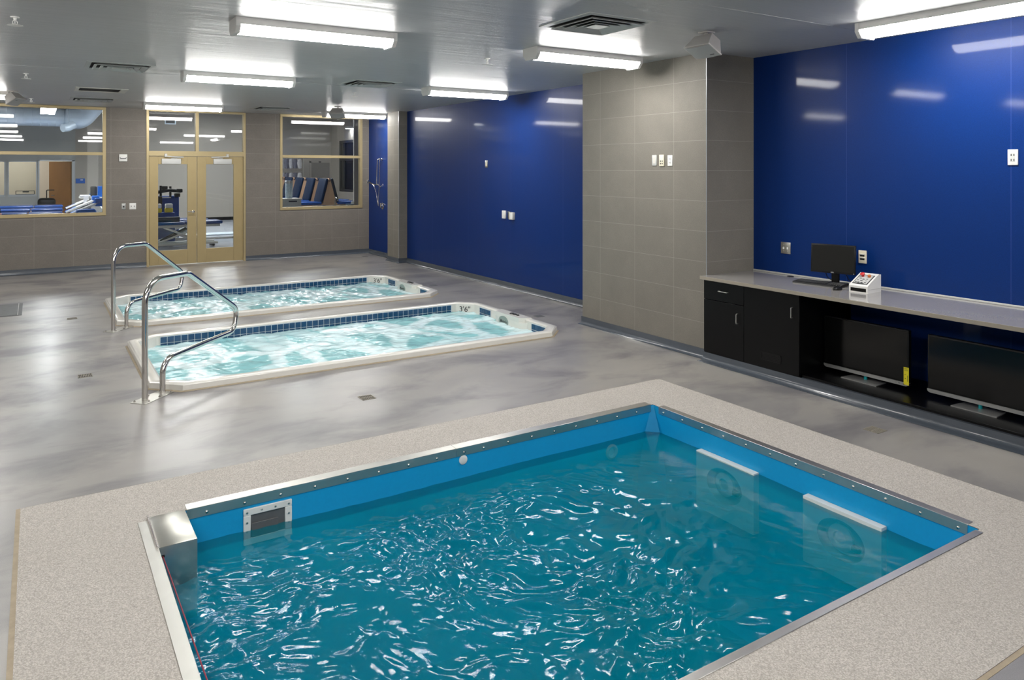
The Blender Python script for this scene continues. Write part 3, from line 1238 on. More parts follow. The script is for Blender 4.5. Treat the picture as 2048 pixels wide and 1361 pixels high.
def leaf(xa, xb, ga, gb, closer_x, arm):
    b = MB()
    ya, yb = YB + 0.012, YB + 0.057
    z1 = 2.205
    b.box(xa, ga, ya, yb, 0.018, z1, 0.002)
    b.box(gb, xb, ya, yb, 0.018, z1, 0.002)
    b.box(ga, gb, ya, yb, 0.018, 0.305, 0.002)
    b.box(ga, gb, ya, yb, 2.045, z1, 0.002)
    o = b.build('door_leaf', 'door_gold', d1)
    b = MB()
    b.box(ga, gb, YB + 0.03, YB + 0.037, 0.305, 2.045)
    b.build('glass_pane', 'sheet_glass', o)
    b = MB()
    b.box(closer_x, closer_x + 0.36, ya - 0.055, ya, 2.05, 2.155, 0.006, 2)
    b.box(closer_x + (0.05 if arm > 0 else 0.25), closer_x + (0.10 if arm > 0 else 0.30), ya - 0.06, ya - 0.03, 2.19, 2.255, 0.004)
    b.cyl((closer_x + (0.07 if arm > 0 else 0.28), ya - 0.05, 2.205), (closer_x + (0.40 if arm > 0 else -0.05), ya - 0.09, 2.185), 0.011, n=8)
    b.cyl((closer_x + (0.40 if arm > 0 else -0.05), ya - 0.09, 2.185), (closer_x + 0.18, ya - 0.03, 2.165), 0.010, n=8)
    b.build('door_closer', 'grey_panel', o)
    return o


lf1 = leaf(1.902, 2.787, 2.065, 2.61, 2.124, 1)
lf2 = leaf(2.797, 3.704, 2.968, 3.515, 3.106, -1)
b = MB()
b.lathe([(0.028, 0), (0.028, -0.012), (0.012, -0.016), (0.012, -0.05)], (2.72, YB + 0.012, 1.075), 14, 'Y')
b.cyl((2.725, YB - 0.04, 1.075), (2.61, YB - 0.04, 1.078), 0.011, n=10)
b.build('lever_handle', 'chrome', lf1)


# ------------------------------------------------------------------ ceiling fixtures
def lamp_proto(loc, length, rotz, label):
    t = thing('ceiling_light', label, 'ceiling light', loc, rotz, 'fluorescent wraparound ceiling lights')
    L2 = length / 2
    body = [(-0.125, 0), (0.125, 0), (0.125, -0.056), (-0.125, -0.056)]
    b = MB()
    b.prism([(-L2 + 0.035, y, z) for y, z in body], (length - 0.07, 0, 0))
    b.build('housing', 'lamp_body', t)
    lens = [(-0.122, -0.0565)] + [(0.122 * math.sin(a), -0.062 - 0.056 * math.cos(a)) for a in np.linspace(-1.35, 1.35, 15)] + [(0.122, -0.0565)]
    b = MB()
    b.prism([(-L2 + 0.036, float(y), float(z)) for y, z in lens], (length - 0.072, 0, 0))
    b.build('diffuser', 'lamp_lens', t)
    cap = [(-0.128, 0), (0.128, 0), (0.128, -0.072), (0.085, -0.122), (-0.085, -0.122), (-0.128, -0.072)]
    for s in (-1, 1):
        b = MB()
        x = -L2 if s < 0 else L2 - 0.036
        b.prism([(x, y, z) for y, z in cap], (0.036, 0, 0))
        b.build('end_cap', 'lamp_body', t)
    return t


lamp = lamp_proto((2.0, 6.22, CEIL), 1.36, 0, 'ceiling light over the nearer spa, closest of the column in line with the double doors')
for (x, y, rz, lab) in [
    (2.19, 9.92, 0, 'ceiling light between the two spas, in line with the double doors'),
    (2.30, 14.92, 0, 'ceiling light right above the transom of the double doors'),
    (5.72, 15.22, 0, 'ceiling light half hidden by a speaker above the right-hand window'),
    (5.48, 9.92, 0, 'ceiling light close to the far blue wall'),
    (4.78, 6.12, 0, 'ceiling light beside the tall tiled pillar'),
    (5.80, 3.00, PI / 2, 'ceiling light running along the blue wall above the counter'),
    (-1.04, 14.05, 0, 'ceiling light cut by the left edge, above the wide window'),
    (-1.05, 9.92, 0, 'ceiling light out on the left side of the room, beyond the photo edge'),
    (-1.10, 6.15, 0, 'ceiling light left of the nearer spa, beyond the photo edge'),
    (-1.05, 2.45, 0, 'ceiling light left of the tank, beyond the photo edge'),
    (2.05, 2.45, 0, 'ceiling light straight above the blue tank, beyond the photo edge'),
    (2.05, -1.3, 0, 'ceiling light behind the viewer on the tank side'),
    (-1.05, -1.3, 0, 'ceiling light behind the viewer on the left side'),
    (5.0, -1.3, 0, 'ceiling light behind the viewer near the blue wall'),
]:
    dup(lamp, (x, y, CEIL), rz, lab)


def vent_proto(loc, label):
    t = thing('ceiling_vent', label, 'air vent', loc, 0, 'square ceiling air vents')
    z = 0.0
    b = MB()

    def ringloop(h, zz):
        return [(-h, -h, zz), (h, -h, zz), (h, h, zz), (-h, h, zz)]
    b.loft([ringloop(0.345, 0.0), ringloop(0.345, -0.006), ringloop(0.30, -0.010), ringloop(0.292, -0.002)])
    b.build('frame', 'vent_paint', t)
    b = MB()
    b.quad(*[(p[0], p[1], -0.0015) for p in ringloop(0.295, 0)])
    b.build('throat', 'dark_gap', t, smooth=False)
    for h in (0.245, 0.175, 0.105):
        b = MB()
        b.loft([ringloop(h + 0.028, -0.026), ringloop(h + 0.026, -0.030), ringloop(h - 0.016, -0.004), ringloop(h - 0.013, -0.003), ringloop(h + 0.028, -0.026)])
        b.build('louvre_ring', 'vent_paint', t)
    b = MB()
    b.loft([ringloop(0.045, -0.004), ringloop(0.075, -0.024), ringloop(0.075, -0.027)], caps=True)
    b.build('centre_cone', 'vent_paint', t)
    return t


v1 = vent_proto((3.90, 4.83, CEIL), 'square ceiling vent closest to the viewer, above the tank corner')
for (x, y, lab) in [
    (0.82, 9.82, 'square ceiling vent above the grab rails, left of the middle ceiling light'),
    (0.83, 14.72, 'square ceiling vent nearest the top of the wide window'),
    (3.92, 9.88, 'square ceiling vent above the farther spa, between two ceiling lights'),
    (3.92, 14.95, 'square ceiling vent between the double doors and the right-hand window'),
]:
    dup(v1, (x, y, CEIL), 0, lab)
t = thing('return_grille', 'ceiling return grille with one dark slot, between two square vents', 'air vent', (0.83, 12.90, CEIL))
b = MB()
for (x0_, x1_, y0_, y1_) in ((-0.345, 0.345, -0.32, -0.27), (-0.345, 0.345, 0.22, 0.32), (-0.345, -0.29, -0.27, 0.22), (0.25, 0.345, -0.27, 0.22)):
    b.box(x0_, x1_, y0_, y1_, -0.010, 0, 0.002)
b.box(0.262, 0.27, -0.27, 0.22, -0.014, -0.01)
b.build('frame', 'off_white', t)
b = MB()
b.quad((-0.29, -0.27, -0.002), (0.25, -0.27, -0.002), (0.25, 0.22, -0.002), (-0.29, 0.22, -0.002))
b.build('slot', 'dark_gap', t, smooth=False)


def sprinkler(loc, label, mat='white_plastic'):
    t = thing('sprinkler', label, 'sprinkler', loc, 0.4, 'pendent ceiling sprinklers')
    b = MB()
    b.lathe([(0.032, 0), (0.030, -0.008), (0.012, -0.010), (0.009, -0.03)], (0, 0, 0), 18)
    b.build('escutcheon', mat, t)
    b = MB()
    b.tube(fillet([(0.008, 0, -0.028), (0.017, 0, -0.038), (0.016, 0, -0.055), (0.004, 0, -0.064)], [0.01, 0.01], 4), 0.0028, 8)
    b.tube(fillet([(-0.008, 0, -0.028), (-0.017, 0, -0.038), (-0.016, 0, -0.055), (-0.004, 0, -0.064)], [0.01, 0.01], 4), 0.0028, 8)
    b.cyl((0, 0, -0.03), (0, 0, -0.062), 0.003, n=8)
    b.build('yoke', mat, t)
    b = MB()
    b.lathe([(0.004, -0.062), (0.055, -0.066), (0.055, -0.068), (0.004, -0.070)], (0, 0, 0), 20)
    b.build('deflector', mat, t)
    return t


s0 = sprinkler((-0.14, 7.06, CEIL), 'white ceiling sprinkler near the top left corner, closest to the viewer')
for (x, y, lab) in [
    (-0.106, 11.18, 'white ceiling sprinkler left of the square vent above the rails'),
    (-0.07, 15.08, 'white ceiling sprinkler just above the wide window, beside a speaker'),
    (4.12, 6.98, 'ceiling sprinkler above the nearer spa, left of the pillar light'),
    (4.20, 11.20, 'ceiling sprinkler just below the vent over the farther spa'),
]:
    dup(s0, (x, y, CEIL), 0.4, lab)


def speaker(loc, label, sgn, tilt=0.5, yaw=0.0):
    """wedge speaker on a ceiling bracket; grille looks down and towards -X (sgn=1) or +X (sgn=-1)"""
    t = thing('ceiling_speaker', label, 'speaker', loc, yaw, 'white ceiling speakers')
    b = MB()
    b.box(-0.055, 0.055, -0.05, 0.05, -0.012, 0.0, 0.003)
    b.cyl((0, 0, -0.012), (0, 0, -0.055), 0.014, n=12)
    b.build('bracket', 'speaker_grey', t)
    M = Matrix.Translation((-0.02 * sgn, 0, -0.118)) @ Matrix.Rotation(sgn * tilt, 4, 'Y')
    fw, fh = 0.145, 0.090
    b = MB()

    def rect(w, hh, z):
        return [(-hh, -w, z), (hh, -w, z), (hh, w, z), (-hh, w, z)]
    b.loft([rect(0.095, 0.052, 0.075), rect(0.10, 0.058, 0.070), rect(0.135, 0.084, -0.045), rect(fw, fh, -0.055), rect(fw, fh, -0.066), rect(fw - 0.006, fh - 0.006, -0.068)], caps=True)
    b.move(M)
    cab = b.build('cabinet', 'speaker_grey', t)
    b = MB()
    pts = []
    for k in range(9):
        u = -1 + 2 * k / 8
        pts.append([(-0.083, u * 0.138, -0.0685 - 0.010 * (1 - u * u)), (0.083, u * 0.138, -0.0685 - 0.010 * (1 - u * u))])
    b.loft(pts, closed=False)
    b.move(M)
    b.build('grille', 'speaker_grille', cab)
    b = MB()
    b.box(0.045, 0.052, -0.10, -0.055, -0.077, -0.073)
    b.move(M)
    b.build('nameplate', 'ink', cab)
    return t


speaker((4.93, 4.60, CEIL), 'white wedge speaker on the ceiling in front of the tall pillar', 1, 0.50)
speaker((4.90, 13.95, CEIL), 'white speaker hanging in front of the light over the right-hand window', 1, 0.5, 0.9)
speaker((-0.30, 13.75, CEIL), 'white speaker at the left edge above the wide window', -1, 0.6, -0.5)


# ------------------------------------------------------------------ wall plates
def wall_plate(name, label, cat, face, c, w, h, mat, details, group=None, dep=0.008):
    """face 'X': on a wall facing -X (right wall), 'Y': on a wall facing -Y (back wall). c = centre on the wall.
    details: list of (name, mat, du, dz, w, h, depth)"""
    t = thing(name, label, cat, c, 0 if face == 'Y' else -PI / 2, group)
    b = MB()
    b.box(-w / 2, w / 2, -dep, 0, -h / 2, h / 2, 0.0025, 2)
    pl = b.build('plate', mat, t)
    for (nm, mm, du, dz, ww, hh, dd) in details:
        b = MB()
        b.box(du - ww / 2, du + ww / 2, -dep - dd, -dep + 0.003, dz - hh / 2, dz + hh / 2, min(0.0015, ww * 0.2))
        b.build(nm, mm, t)
    return t


sock = [('slot', 'ink', -0.010, 0.018, 0.008, 0.018, 0.001), ('slot', 'ink', 0.010, 0.018, 0.008, 0.018, 0.001),
        ('slot', 'ink', -0.010, -0.022, 0.008, 0.018, 0.001), ('slot', 'ink', 0.010, -0.022, 0.008, 0.018, 0.001)]
PX = PXF
wall_plate('blank_plate', 'light grey blank wall plate on the tall pillar, leftmost of its three plates', 'wall plate', 'X', (PX, 6.17, 2.045), 0.074, 0.118, 'grey_panel', [('insert', 'off_white', 0, 0, 0.034, 0.075, 0.002), ('screw', 'steel', 0, 0.047, 0.006, 0.006, 0.001), ('screw', 'steel', 0, -0.047, 0.006, 0.006, 0.001)], 'wall plates on the pillar')
wall_plate('power_socket', 'ivory data socket plate in the middle of three on the tall pillar', 'socket', 'X', (PX, 6.052, 2.043), 0.072, 0.124, 'ivory', [('port', 'ink', -0.013, -0.008, 0.014, 0.016, 0.001), ('port', 'ink', 0.013, -0.008, 0.014, 0.016, 0.001), ('port', 'ink', -0.013, -0.035, 0.014, 0.018, 0.001), ('port', 'ink', 0.013, -0.035, 0.014, 0.018, 0.001)], 'wall plates on the pillar', 0.014)
wall_plate('power_socket', 'white power socket on the tall pillar, rightmost of its three plates', 'socket', 'X', (PX, 5.927, 2.040), 0.072, 0.116, 'white_plastic', sock + [('insert', 'grey_panel', 0.014, -0.003, 0.010, 0.066, 0.0015)], 'wall plates on the pillar')
wall_plate('blank_plate', 'small steel plate high on the far blue wall', 'wall plate', 'X', (XR, 11.07, 2.035), 0.085, 0.122, 'steel', [('insert', 'ivory', 0, -0.005, 0.036, 0.07, 0.002)])
wall_plate('junction_box', 'white box on the far blue wall, left of the row of three', 'wall plate', 'X', (XR, 10.48, 1.198), 0.09, 0.130, 'white_plastic', [('cover', 'white_plastic', 0, 0, 0.075, 0.11, 0.004)], 'row of three plates on the far blue wall', 0.03)
wall_plate('blank_plate', 'narrow dark plate between two white boxes on the far blue wall', 'wall plate', 'X', (XR, 10.345, 1.195), 0.075, 0.12, 'window_dark', [('top_edge', 'silver_paint', 0, 0.052, 0.07, 0.012, 0.001)], 'row of three plates on the far blue wall')
wall_plate('junction_box', 'white box on the far blue wall, right of the row of three', 'wall plate', 'X', (XR, 10.23, 1.187), 0.12, 0.118, 'off_white', [('cover', 'white_plastic', 0.02, 0, 0.06, 0.10, 0.006)], 'row of three plates on the far blue wall', 0.045)
wall_plate('light_switch', 'double steel switch plate on the blue wall left of the monitor', 'switch', 'X', (XR, 4.997, 1.135), 0.117, 0.118, 'steel', [('toggle', 'white_plastic', -0.023, -0.002, 0.010, 0.022, 0.012), ('toggle', 'white_plastic', 0.023, -0.002, 0.010, 0.022, 0.012), ('screw', 'ivory', -0.023, 0.032, 0.008, 0.008, 0.001), ('screw', 'ivory', 0.023, 0.032, 0.008, 0.008, 0.001), ('screw', 'ivory', -0.023, -0.032, 0.008, 0.008, 0.001), ('screw', 'ivory', 0.023, -0.032, 0.008, 0.008, 0.001)])
wall_plate('data_socket', 'ivory data socket on the blue wall right of the monitor', 'socket', 'X', (XR, 4.147, 1.128), 0.078, 0.120, 'ivory', [('port', 'ink', -0.001, 0.010, 0.046, 0.016, 0.001), ('port', 'ink', -0.001, -0.022, 0.046, 0.016, 0.001), ('port_hood', 'off_white', 0, 0.024, 0.052, 0.010, 0.008), ('port_hood', 'off_white', 0, -0.008, 0.052, 0.010, 0.008)], None, 0.010)
wall_plate('power_socket', 'white wall socket high on the near blue wall at the right edge', 'socket', 'X', (XR, 2.872, 2.042), 0.074, 0.124, 'white_plastic', [('insert', 'grey_panel', 0.0, 0, 0.036, 0.072, 0.002)] + [(a, b_, c_, d_, e_, f_, 0.003) for (a, b_, c_, d_, e_, f_, g_) in sock], None, 0.010)
wall_plate('alarm_panel', 'square white plate with a grey crescent, on the tiles left of the doors', 'wall plate', 'Y', (1.438, YB, 2.166), 0.142, 0.140, 'white_plastic', [('sounder', 'hatch_grey', 0, -0.012, 0.10, 0.018, 0.004), ('sounder', 'hatch_grey', -0.052, 0.0, 0.014, 0.018, 0.004), ('sounder', 'hatch_grey', 0.052, 0.0, 0.014, 0.018, 0.004)], None, 0.02)
wall_plate('power_socket', 'narrow steel socket on the tiles left of the doors', 'socket', 'Y', (1.447, YB, 1.215), 0.072, 0.12, 'silver_paint', [('port', 'ink', 0, -0.005, 0.03, 0.032, 0.001)])
wall_plate('light_switch', 'square white double switch on the tiles beside the double doors', 'switch', 'Y', (1.607, YB, 1.214), 0.118, 0.124, 'white_plastic', [('toggle', 'ink', -0.025, 0, 0.010, 0.022, 0.004), ('toggle', 'ink', 0.025, 0, 0.010, 0.022, 0.004)])

# shower
t = thing('shower_set', 'chrome hand shower on a slide bar on the blue wall by the small pier', 'shower', (XR, 15.70, 0))
b = MB()
b.tube(fillet([(-0.004, 0.0, 2.17), (-0.085, 0.02, 2.17), (-0.085, 0.08, 1.585)], [0.05], 8), 0.012, 12)
b.cyl((-0.085, 0.08, 1.62), (-0.004, 0.03, 1.55), 0.012, n=10)
b.build('slide_bar', 'chrome', t)
b = MB()
b.lathe([(0.03, 0), (0.03, -0.01), (0.014, -0.015), (0.012, -0.06)], (0, -0.04, 2.16), 16, 'X')
b.cyl((-0.06, -0.04, 2.10), (-0.06, -0.04, 2.19), 0.013, n=10)
b.build('wall_outlet', 'chrome', t)
b = MB()
hp = [(-0.06, -0.04, 2.10), (-0.06, -0.035, 1.8), (-0.062, -0.02, 1.5), (-0.07, 0.02, 1.25), (-0.06, 0.03, 1.12), (-0.07, 0.05, 1.2), (-0.085, 0.10, 1.42), (-0.11, 0.16, 1.56), (-0.13, 0.20, 1.60)]
hs = []
for i in range(len(hp) - 1):
    for k in range(6):
        hs.append(tuple(hp[i][j] * (1 - k / 6) + hp[i + 1][j] * k / 6 for j in range(3)))
hs.append(hp[-1])
b.tube(hs, 0.0075, 10)
b.build('hose', 'chrome', t)
b = MB()
b.tube([(-0.085, 0.10, 1.585), (-0.12, 0.22, 1.61), (-0.14, 0.36, 1.64)], [0.012, 0.012, 0.014], 12)
hd = b.build('handset', 'chrome', t)
b = MB()
b.lathe([(0.018, 0.02), (0.04, 0.0), (0.042, -0.012), (0.03, -0.018)], (-0.15, 0.44, 1.66), 18, 'X')
b.cyl((-0.14, 0.36, 1.64), (-0.15, 0.44, 1.66), 0.013, n=10)
b.build('spray_head', 'chrome', hd)
b = MB()
b.lathe([(0.075, 0), (0.075, -0.008), (0.04, -0.014), (0.035, -0.05), (0.02, -0.055)], (0, -0.07, 1.12), 22, 'X')
b.cyl((-0.05, -0.07, 1.12), (-0.055, -0.07, 1.19), 0.011, n=10)
b.build('mixer_valve', 'chrome', t)

# ------------------------------------------------------------------ counter and what stands on / under it
CX0 = 5.70
ct = thing('counter_top', 'long grey laminate counter running along the blue wall', 'counter', (CX0, 0, 0.83))
b = MB()
b.box(0.004, XR - CX0 - 0.002, YF + 0.01, PYN - 0.002, 0.0, 0.03)
b.build('slab', 'counter_grey', ct, smooth=False)
b = MB()
b.box(0.0, 0.005, YF + 0.01, PYN - 0.002, -0.002, 0.0305, 0.001)
b.build('front_edge', 'counter_edge', ct)
b = MB()
b.box(XR - CX0 - 0.014, XR - CX0 - 0.002, YF + 0.01, PYN - 0.002, 0.03, 0.046, 0.003)
b.build('back_lip', 'grey_panel', ct)
b = MB()
for y_ in (2.55, 0.6):
    b.tube(fillet([(0.42, y_, -0.004), (0.77, y_, -0.03), (0.775, y_, -0.40)], [0.2], 8), 0.022, 8)
b.build('wall_bracket', 'black_plastic', ct)

cab = thing('base_cabinet', 'black base cabinet under the counter beside the tiled pillar', 'cabinet', (5.755, 4.27, 0.085))
cw = PYN - 0.004 - 4.27
b = MB()
b.box(0.02, XR - 5.755 - 0.003, 0, 0.02, 0, 0.745)
b.box(0.02, XR - 5.755 - 0.003, cw - 0.02, cw, 0, 0.745)
b.box(0.02, XR - 5.755 - 0.003, 0, cw, 0, 0.02)
b.box(0.02, XR - 5.755 - 0.003, 0, cw, 0.725, 0.745)
b.box(0.7, XR - 5.755 - 0.003, 0, cw, 0, 0.745)
b.build('carcass', 'black_laminate', cab)
dv = 4.892 - 4.27


def pull(par, p, q, out=0.025):
    bb = MB()
    a, c = Vector(p), Vector(q)
    o_ = Vector((-out, 0, 0))
    bb.tube(fillet([a, a + o_, c + o_, c], [0.009, 0.009], 6), 0.0045, 10)
    return bb.build('handle', 'steel', par)


b = MB()
b.box(0.0, 0.019, dv + 0.002, cw - 0.003, 0.545, 0.74, 0.0015)
dr = b.build('drawer', 'black_laminate', cab)
pull(dr, (0.0, 5.197 - 4.27, 0.645), (0.0, 5.085 - 4.27, 0.645))
b = MB()
b.box(0.0, 0.019, dv + 0.002, cw - 0.003, 0.004, 0.54, 0.0015)
dl = b.build('door', 'black_laminate', cab)
pull(dl, (0.0, 4.965 - 4.27, 0.455), (0.0, 4.965 - 4.27, 0.36))
b = MB()
b.box(0.0, 0.019, 0.003, dv - 0.002, 0.004, 0.74, 0.0015)
dl2 = b.build('door', 'black_laminate', cab)
pull(dl2, (0.0, 4.34 - 4.27, 0.615), (0.0, 4.34 - 4.27, 0.52))
b = MB()
ya, yb, za, zb = 4.465 - 4.27, 4.69 - 4.27, 0.075, 0.15
b.box(-0.004, 0.002, ya, yb, za, za + 0.008)
b.box(-0.004, 0.002, ya, yb, zb - 0.008, zb)
b.box(-0.004, 0.002, ya, ya + 0.008, za, zb)
b.box(-0.004, 0.002, yb - 0.008, yb, za, zb)
for k in range(4):
    b.box(-0.002, 0.002, ya, yb, za + 0.014 + k * 0.014, za + 0.020 + k * 0.014)
b.build('vent_grille', 'black_plastic', dl2)

sh = MB()
sh.box(5.785, XR - 0.003, YF + 0.02, 4.266, 0.085, 0.107, 0.002)
tag(sh.build('plinth_shelf', 'black_laminate'), 'low black plinth under the counter carrying the televisions', 'shelf')


def tv(loc, label, sticker):
    t = thing('television', label, 'television', loc, -PI / 2, 'flat televisions under the counter')
    # local: X along the screen width (seen left to right), -Y towards the viewer, Z up
    w, z0, z1 = 0.785, 0.045, 0.505
    b = MB()
    b.box(-w / 2, w / 2, -0.018, 0.022, z0, z1, 0.004, 2)
    b.box(-w / 3, w / 3, 0.02, 0.05, z0 + 0.05, z1 - 0.12, 0.01)
    b.build('casing', 'black_plastic', t)
    b = MB()
    b.box(-w / 2 + 0.012, w / 2 - 0.012, -0.0195, -0.017, z0 + 0.03, z1 - 0.012)
    b.build('screen', 'screen', t)
    b = MB()
    n = 6
    pr = [(-w / 2 - 0.002, 0, z0 + 0.026), (-w / 2 + 0.003, 0, z0 + 0.006), (-w / 2 + 0.02, 0, z0 - 0.003), (w / 2 - 0.02, 0, z0 - 0.003), (w / 2 - 0.003, 0, z0 + 0.006), (w / 2 + 0.002, 0, z0 + 0.026)]
    b.prism([(p[0], -0.026, p[2]) for p in pr], (0, 0.03, 0))
    bz = b.build('lower_bezel', 'silver_paint', t)
    b = MB()
    b.box(w / 2 - 0.085, w / 2 - 0.07, -0.0265, -0.0255, z0 + 0.010, z0 + 0.014)
    b.box(w / 2 - 0.042, w / 2 - 0.030, -0.0265, -0.0255, z0 + 0.006, z0 + 0.018, 0.001)
    b.build('indicator', 'ink', bz)
    b = MB()
    b.prism([(-0.165, -0.11, 0.0), (0.165, -0.11, 0.0), (0.15, 0.07, 0.0), (-0.15, 0.07, 0.0)], (0, 0, 0.008))
    b.build('stand_base', 'silver_paint', t)
    b = MB()
    b.cyl((0, 0.0, 0.008), (0, 0.0, z0), 0.014, n=14)
    b.build('stand_neck', 'teal_plastic', t)
    if sticker:
        b = MB()
        sx = w / 2 - 0.038
        b.box(sx, sx + 0.044, -0.0275, -0.0262, z0 + 0.010, z0 + 0.155)
        st = b.build('energy_label', 'yellow_paper', t)
        mt = frame_axes((sx + 0.022, -0.0277, z0 + 0.145), (1, 0, 0), (0, 0, 1))
        text('label_heading', 'ENERGY', 0.0105, 'ink', st, mt, 0.0002)
        mt = frame_axes((sx + 0.022, -0.0277, z0 + 0.134), (1, 0, 0), (0, 0, 1))
        text('label_heading', 'GUIDE', 0.0105, 'ink', st, mt, 0.0002)
        b = MB()
        for (u0, u1, v0, v1) in ((0.006, 0.038, 0.126, 0.1275), (0.010, 0.016, 0.09, 0.096), (0.011, 0.017, 0.058, 0.066), (0.032, 0.036, 0.04, 0.09)):
            b.box(sx + u0, sx + u1, -0.0279, -0.0274, z0 + v0, z0 + v1)
        b.build('label_print', 'ink', st)
    return t


tv((6.10, 3.855, 0.107), 'flat television under the counter with a yellow energy label on its corner', True)
tv((6.10, 2.915, 0.107), 'flat television at the right edge under the counter, without any label', False)

# monitor
mo = thing('computer_monitor', 'black computer monitor standing on the counter', 'monitor', (6.34, 4.325, 0.86), -PI / 2 + 0.275)
b = MB()
MT = Matrix.Translation((0, -0.03, 0.245)) @ Matrix.Rotation(-0.06, 4, 'X')
w, hh = 0.405, 0.27
b.box(-w / 2, w / 2, -0.006, 0.018, -hh / 2, hh / 2, 0.004, 2)
b.box(-w / 2 + 0.06, w / 2 - 0.06, 0.015, 0.045, -hh / 2 + 0.03, hh / 2 - 0.05, 0.012)
b.move(MT)
cs = b.build('casing', 'black_plastic', mo)
b = MB()
b.box(-w / 2 + 0.013, w / 2 - 0.013, -0.0068, -0.004, -hh / 2 + 0.018, hh / 2 - 0.013)
b.move(MT)
b.build('screen', 'screen_matte', mo)
text('maker_mark', 'DELL', 0.013, 'white_ink', cs, MT @ frame_axes((0, -0.0066, -hh / 2 + 0.009), (1, 0, 0), (0, 0, 1)), 0.0003)
b = MB()
b.cyl((w / 2 - 0.012, -0.0065, -hh / 2 + 0.009), (w / 2 - 0.012, -0.0078, -hh / 2 + 0.009), 0.003, n=8)
b.move(MT)
b.build('power_button', 'white_ink', cs)
b = MB()
b.box(-0.035, 0.035, 0.03, 0.055, 0.012, 0.26, 0.004)
b.build('stand_neck', 'black_plastic', mo)
b = MB()
b.prism([(-0.09, -0.03, 0), (0.09, -0.03, 0), (0.11, 0.07, 0), (0.09, 0.12, 0), (-0.09, 0.12, 0), (-0.11, 0.07, 0)], (0, 0, 0.012))
b.build('stand_base', 'black_plastic', mo)
b = MB()
b.tube(fillet([(-0.10, 0.03, 0.14), (-0.08, 0.06, 0.05), (0.0, 0.07, 0.01), (0.12, 0.07, 0.008), (0.20, 0.05, 0.006)], [0.05, 0.05, 0.04], 6), 0.004, 8)
b.tube(fillet([(0.08, 0.03, 0.14), (0.12, 0.06, 0.04), (0.20, 0.06, 0.008)], [0.05], 6), 0.004, 8)
b.build('cable', 'black_plastic', mo)

kb = thing('keyboard', 'black computer keyboard in front of the monitor', 'keyboard', (6.23, 4.40, 0.86), -PI / 2 + 0.12)
b = MB()
b.prism([(-0.235, -0.075, 0), (-0.235, 0.075, 0), (-0.235, 0.075, 0.024), (-0.235, 0.06, 0.025), (-0.235, -0.07, 0.014)], (0.47, 0, 0))
kbb = b.build('base', 'black_plastic', kb)
b = MB()
leg = MB()
for r in range(6):
    yk = 0.054 - r * 0.0212
    zk = 0.0235 - r * 0.0019
    x = -0.225
    while x < 0.215:
        wk = 0.0175
        if r == 5 and -0.13 < x < 0.0:
            wk = 0.11
        if not (0.065 < x < 0.078 or 0.138 < x < 0.150):
            b.box(x, x + wk, yk - 0.0085, yk + 0.0085, zk - 0.002, zk + 0.005, 0.0015)
            leg.box(x + 0.004, x + 0.009, yk, yk + 0.005, zk + 0.005, zk + 0.0053)
        x += wk + 0.0025
b.build('keycaps', 'black_plastic', kbb)
leg.build('key_legends', 'white_ink', kbb)
ms = thing('computer_mouse', 'black computer mouse by the right end of the keyboard', 'mouse', (6.09, 4.12, 0.86), -PI / 2)
b = MB()
b.ball((0, 0, 0.006), 1.0, 0.031, 0.055, 0.028, 20, 12)
for v_ in b.bm.verts:
    v_.co.z = max(v_.co.z, 0.0)
b.build('shell', 'black_plastic', ms)
b = MB()
b.cyl((-0.003, 0.035, 0.026), (0.003, 0.035, 0.026), 0.008, n=12)
b.build('wheel', 'hatch_grey', ms)

cb = thing('control_box', 'white sloping control box with a red stop button on the counter', 'control box', (6.213, 3.932, 0.86), -PI / 2 + 0.06)
hw = 0.085
b = MB()
side = [(-0.112, 0.0), (0.112, 0.0), (0.112, 0.152), (0.075, 0.156), (-0.104, 0.070), (-0.112, 0.060)]
b.prism([(-hw, y_, z_) for y_, z_ in side], (2 * hw, 0, 0))
bx = b.build('case', 'white_plastic', cb)
sl = math.atan2(0.156 - 0.070, 0.075 + 0.104)
MS = Matrix.Translation((0, -0.104, 0.070)) @ Matrix.Rotation(sl, 4, 'X')
b = MB()
b.box(-0.068, 0.068, 0.012, 0.165, 0.0, 0.0022)
b.move(MS)
fp = b.build('face_plate', 'ink', cb)
b = MB()
b.box(-0.060, 0.060, 0.018, 0.158, 0.0018, 0.0034)
b.move(MS)
b.build('face_panel', 'grey_panel', fp)
b = MB()
for (u, v_, a, c_) in ((-0.03, 0.10, 0.02, 0.006), (0.0, 0.09, 0.02, 0.012), (0.03, 0.095, 0.016, 0.008), (-0.04, 0.07, 0.014, 0.008), (-0.005, 0.062, 0.022, 0.012), (0.035, 0.065, 0.018, 0.006), (-0.045, 0.04, 0.014, 0.01), (-0.02, 0.036, 0.02, 0.012), (0.01, 0.034, 0.02, 0.012), (0.04, 0.036, 0.018, 0.012), (-0.01, 0.022, 0.09, 0.006)):
    b.box(u - a / 2, u + a / 2, v_ - c_ / 2, v_ + c_ / 2, 0.003, 0.0042)
b.move(MS)
b.build('panel_print', 'ink', fp)
b = MB()
b.lathe([(0.012, 0.003), (0.012, 0.018), (0.020, 0.022), (0.020, 0.030), (0.012, 0.036), (0.002, 0.037)], (-0.028, 0.138, 0), 18)
b.move(MS)
b.build('stop_button', 'red_plastic', cb)
b = MB()
b.lathe([(0.012, 0.003), (0.012, 0.012), (0.015, 0.015), (0.014, 0.022), (0.002, 0.024)], (0.034, 0.134, 0), 18)
b.move(MS)
b.build('push_button', 'orange_plastic', cb)
b = MB()
b.box(-0.070, 0.070, -0.1135, -0.1110, 0.012, 0.042)
b.build('front_window', 'screen', cb)
b = MB()
b.box(hw - 0.001, hw + 0.001, -0.10, 0.11, 0.030, 0.034)
b.build('seam', 'grey_panel', cb)
b = MB()
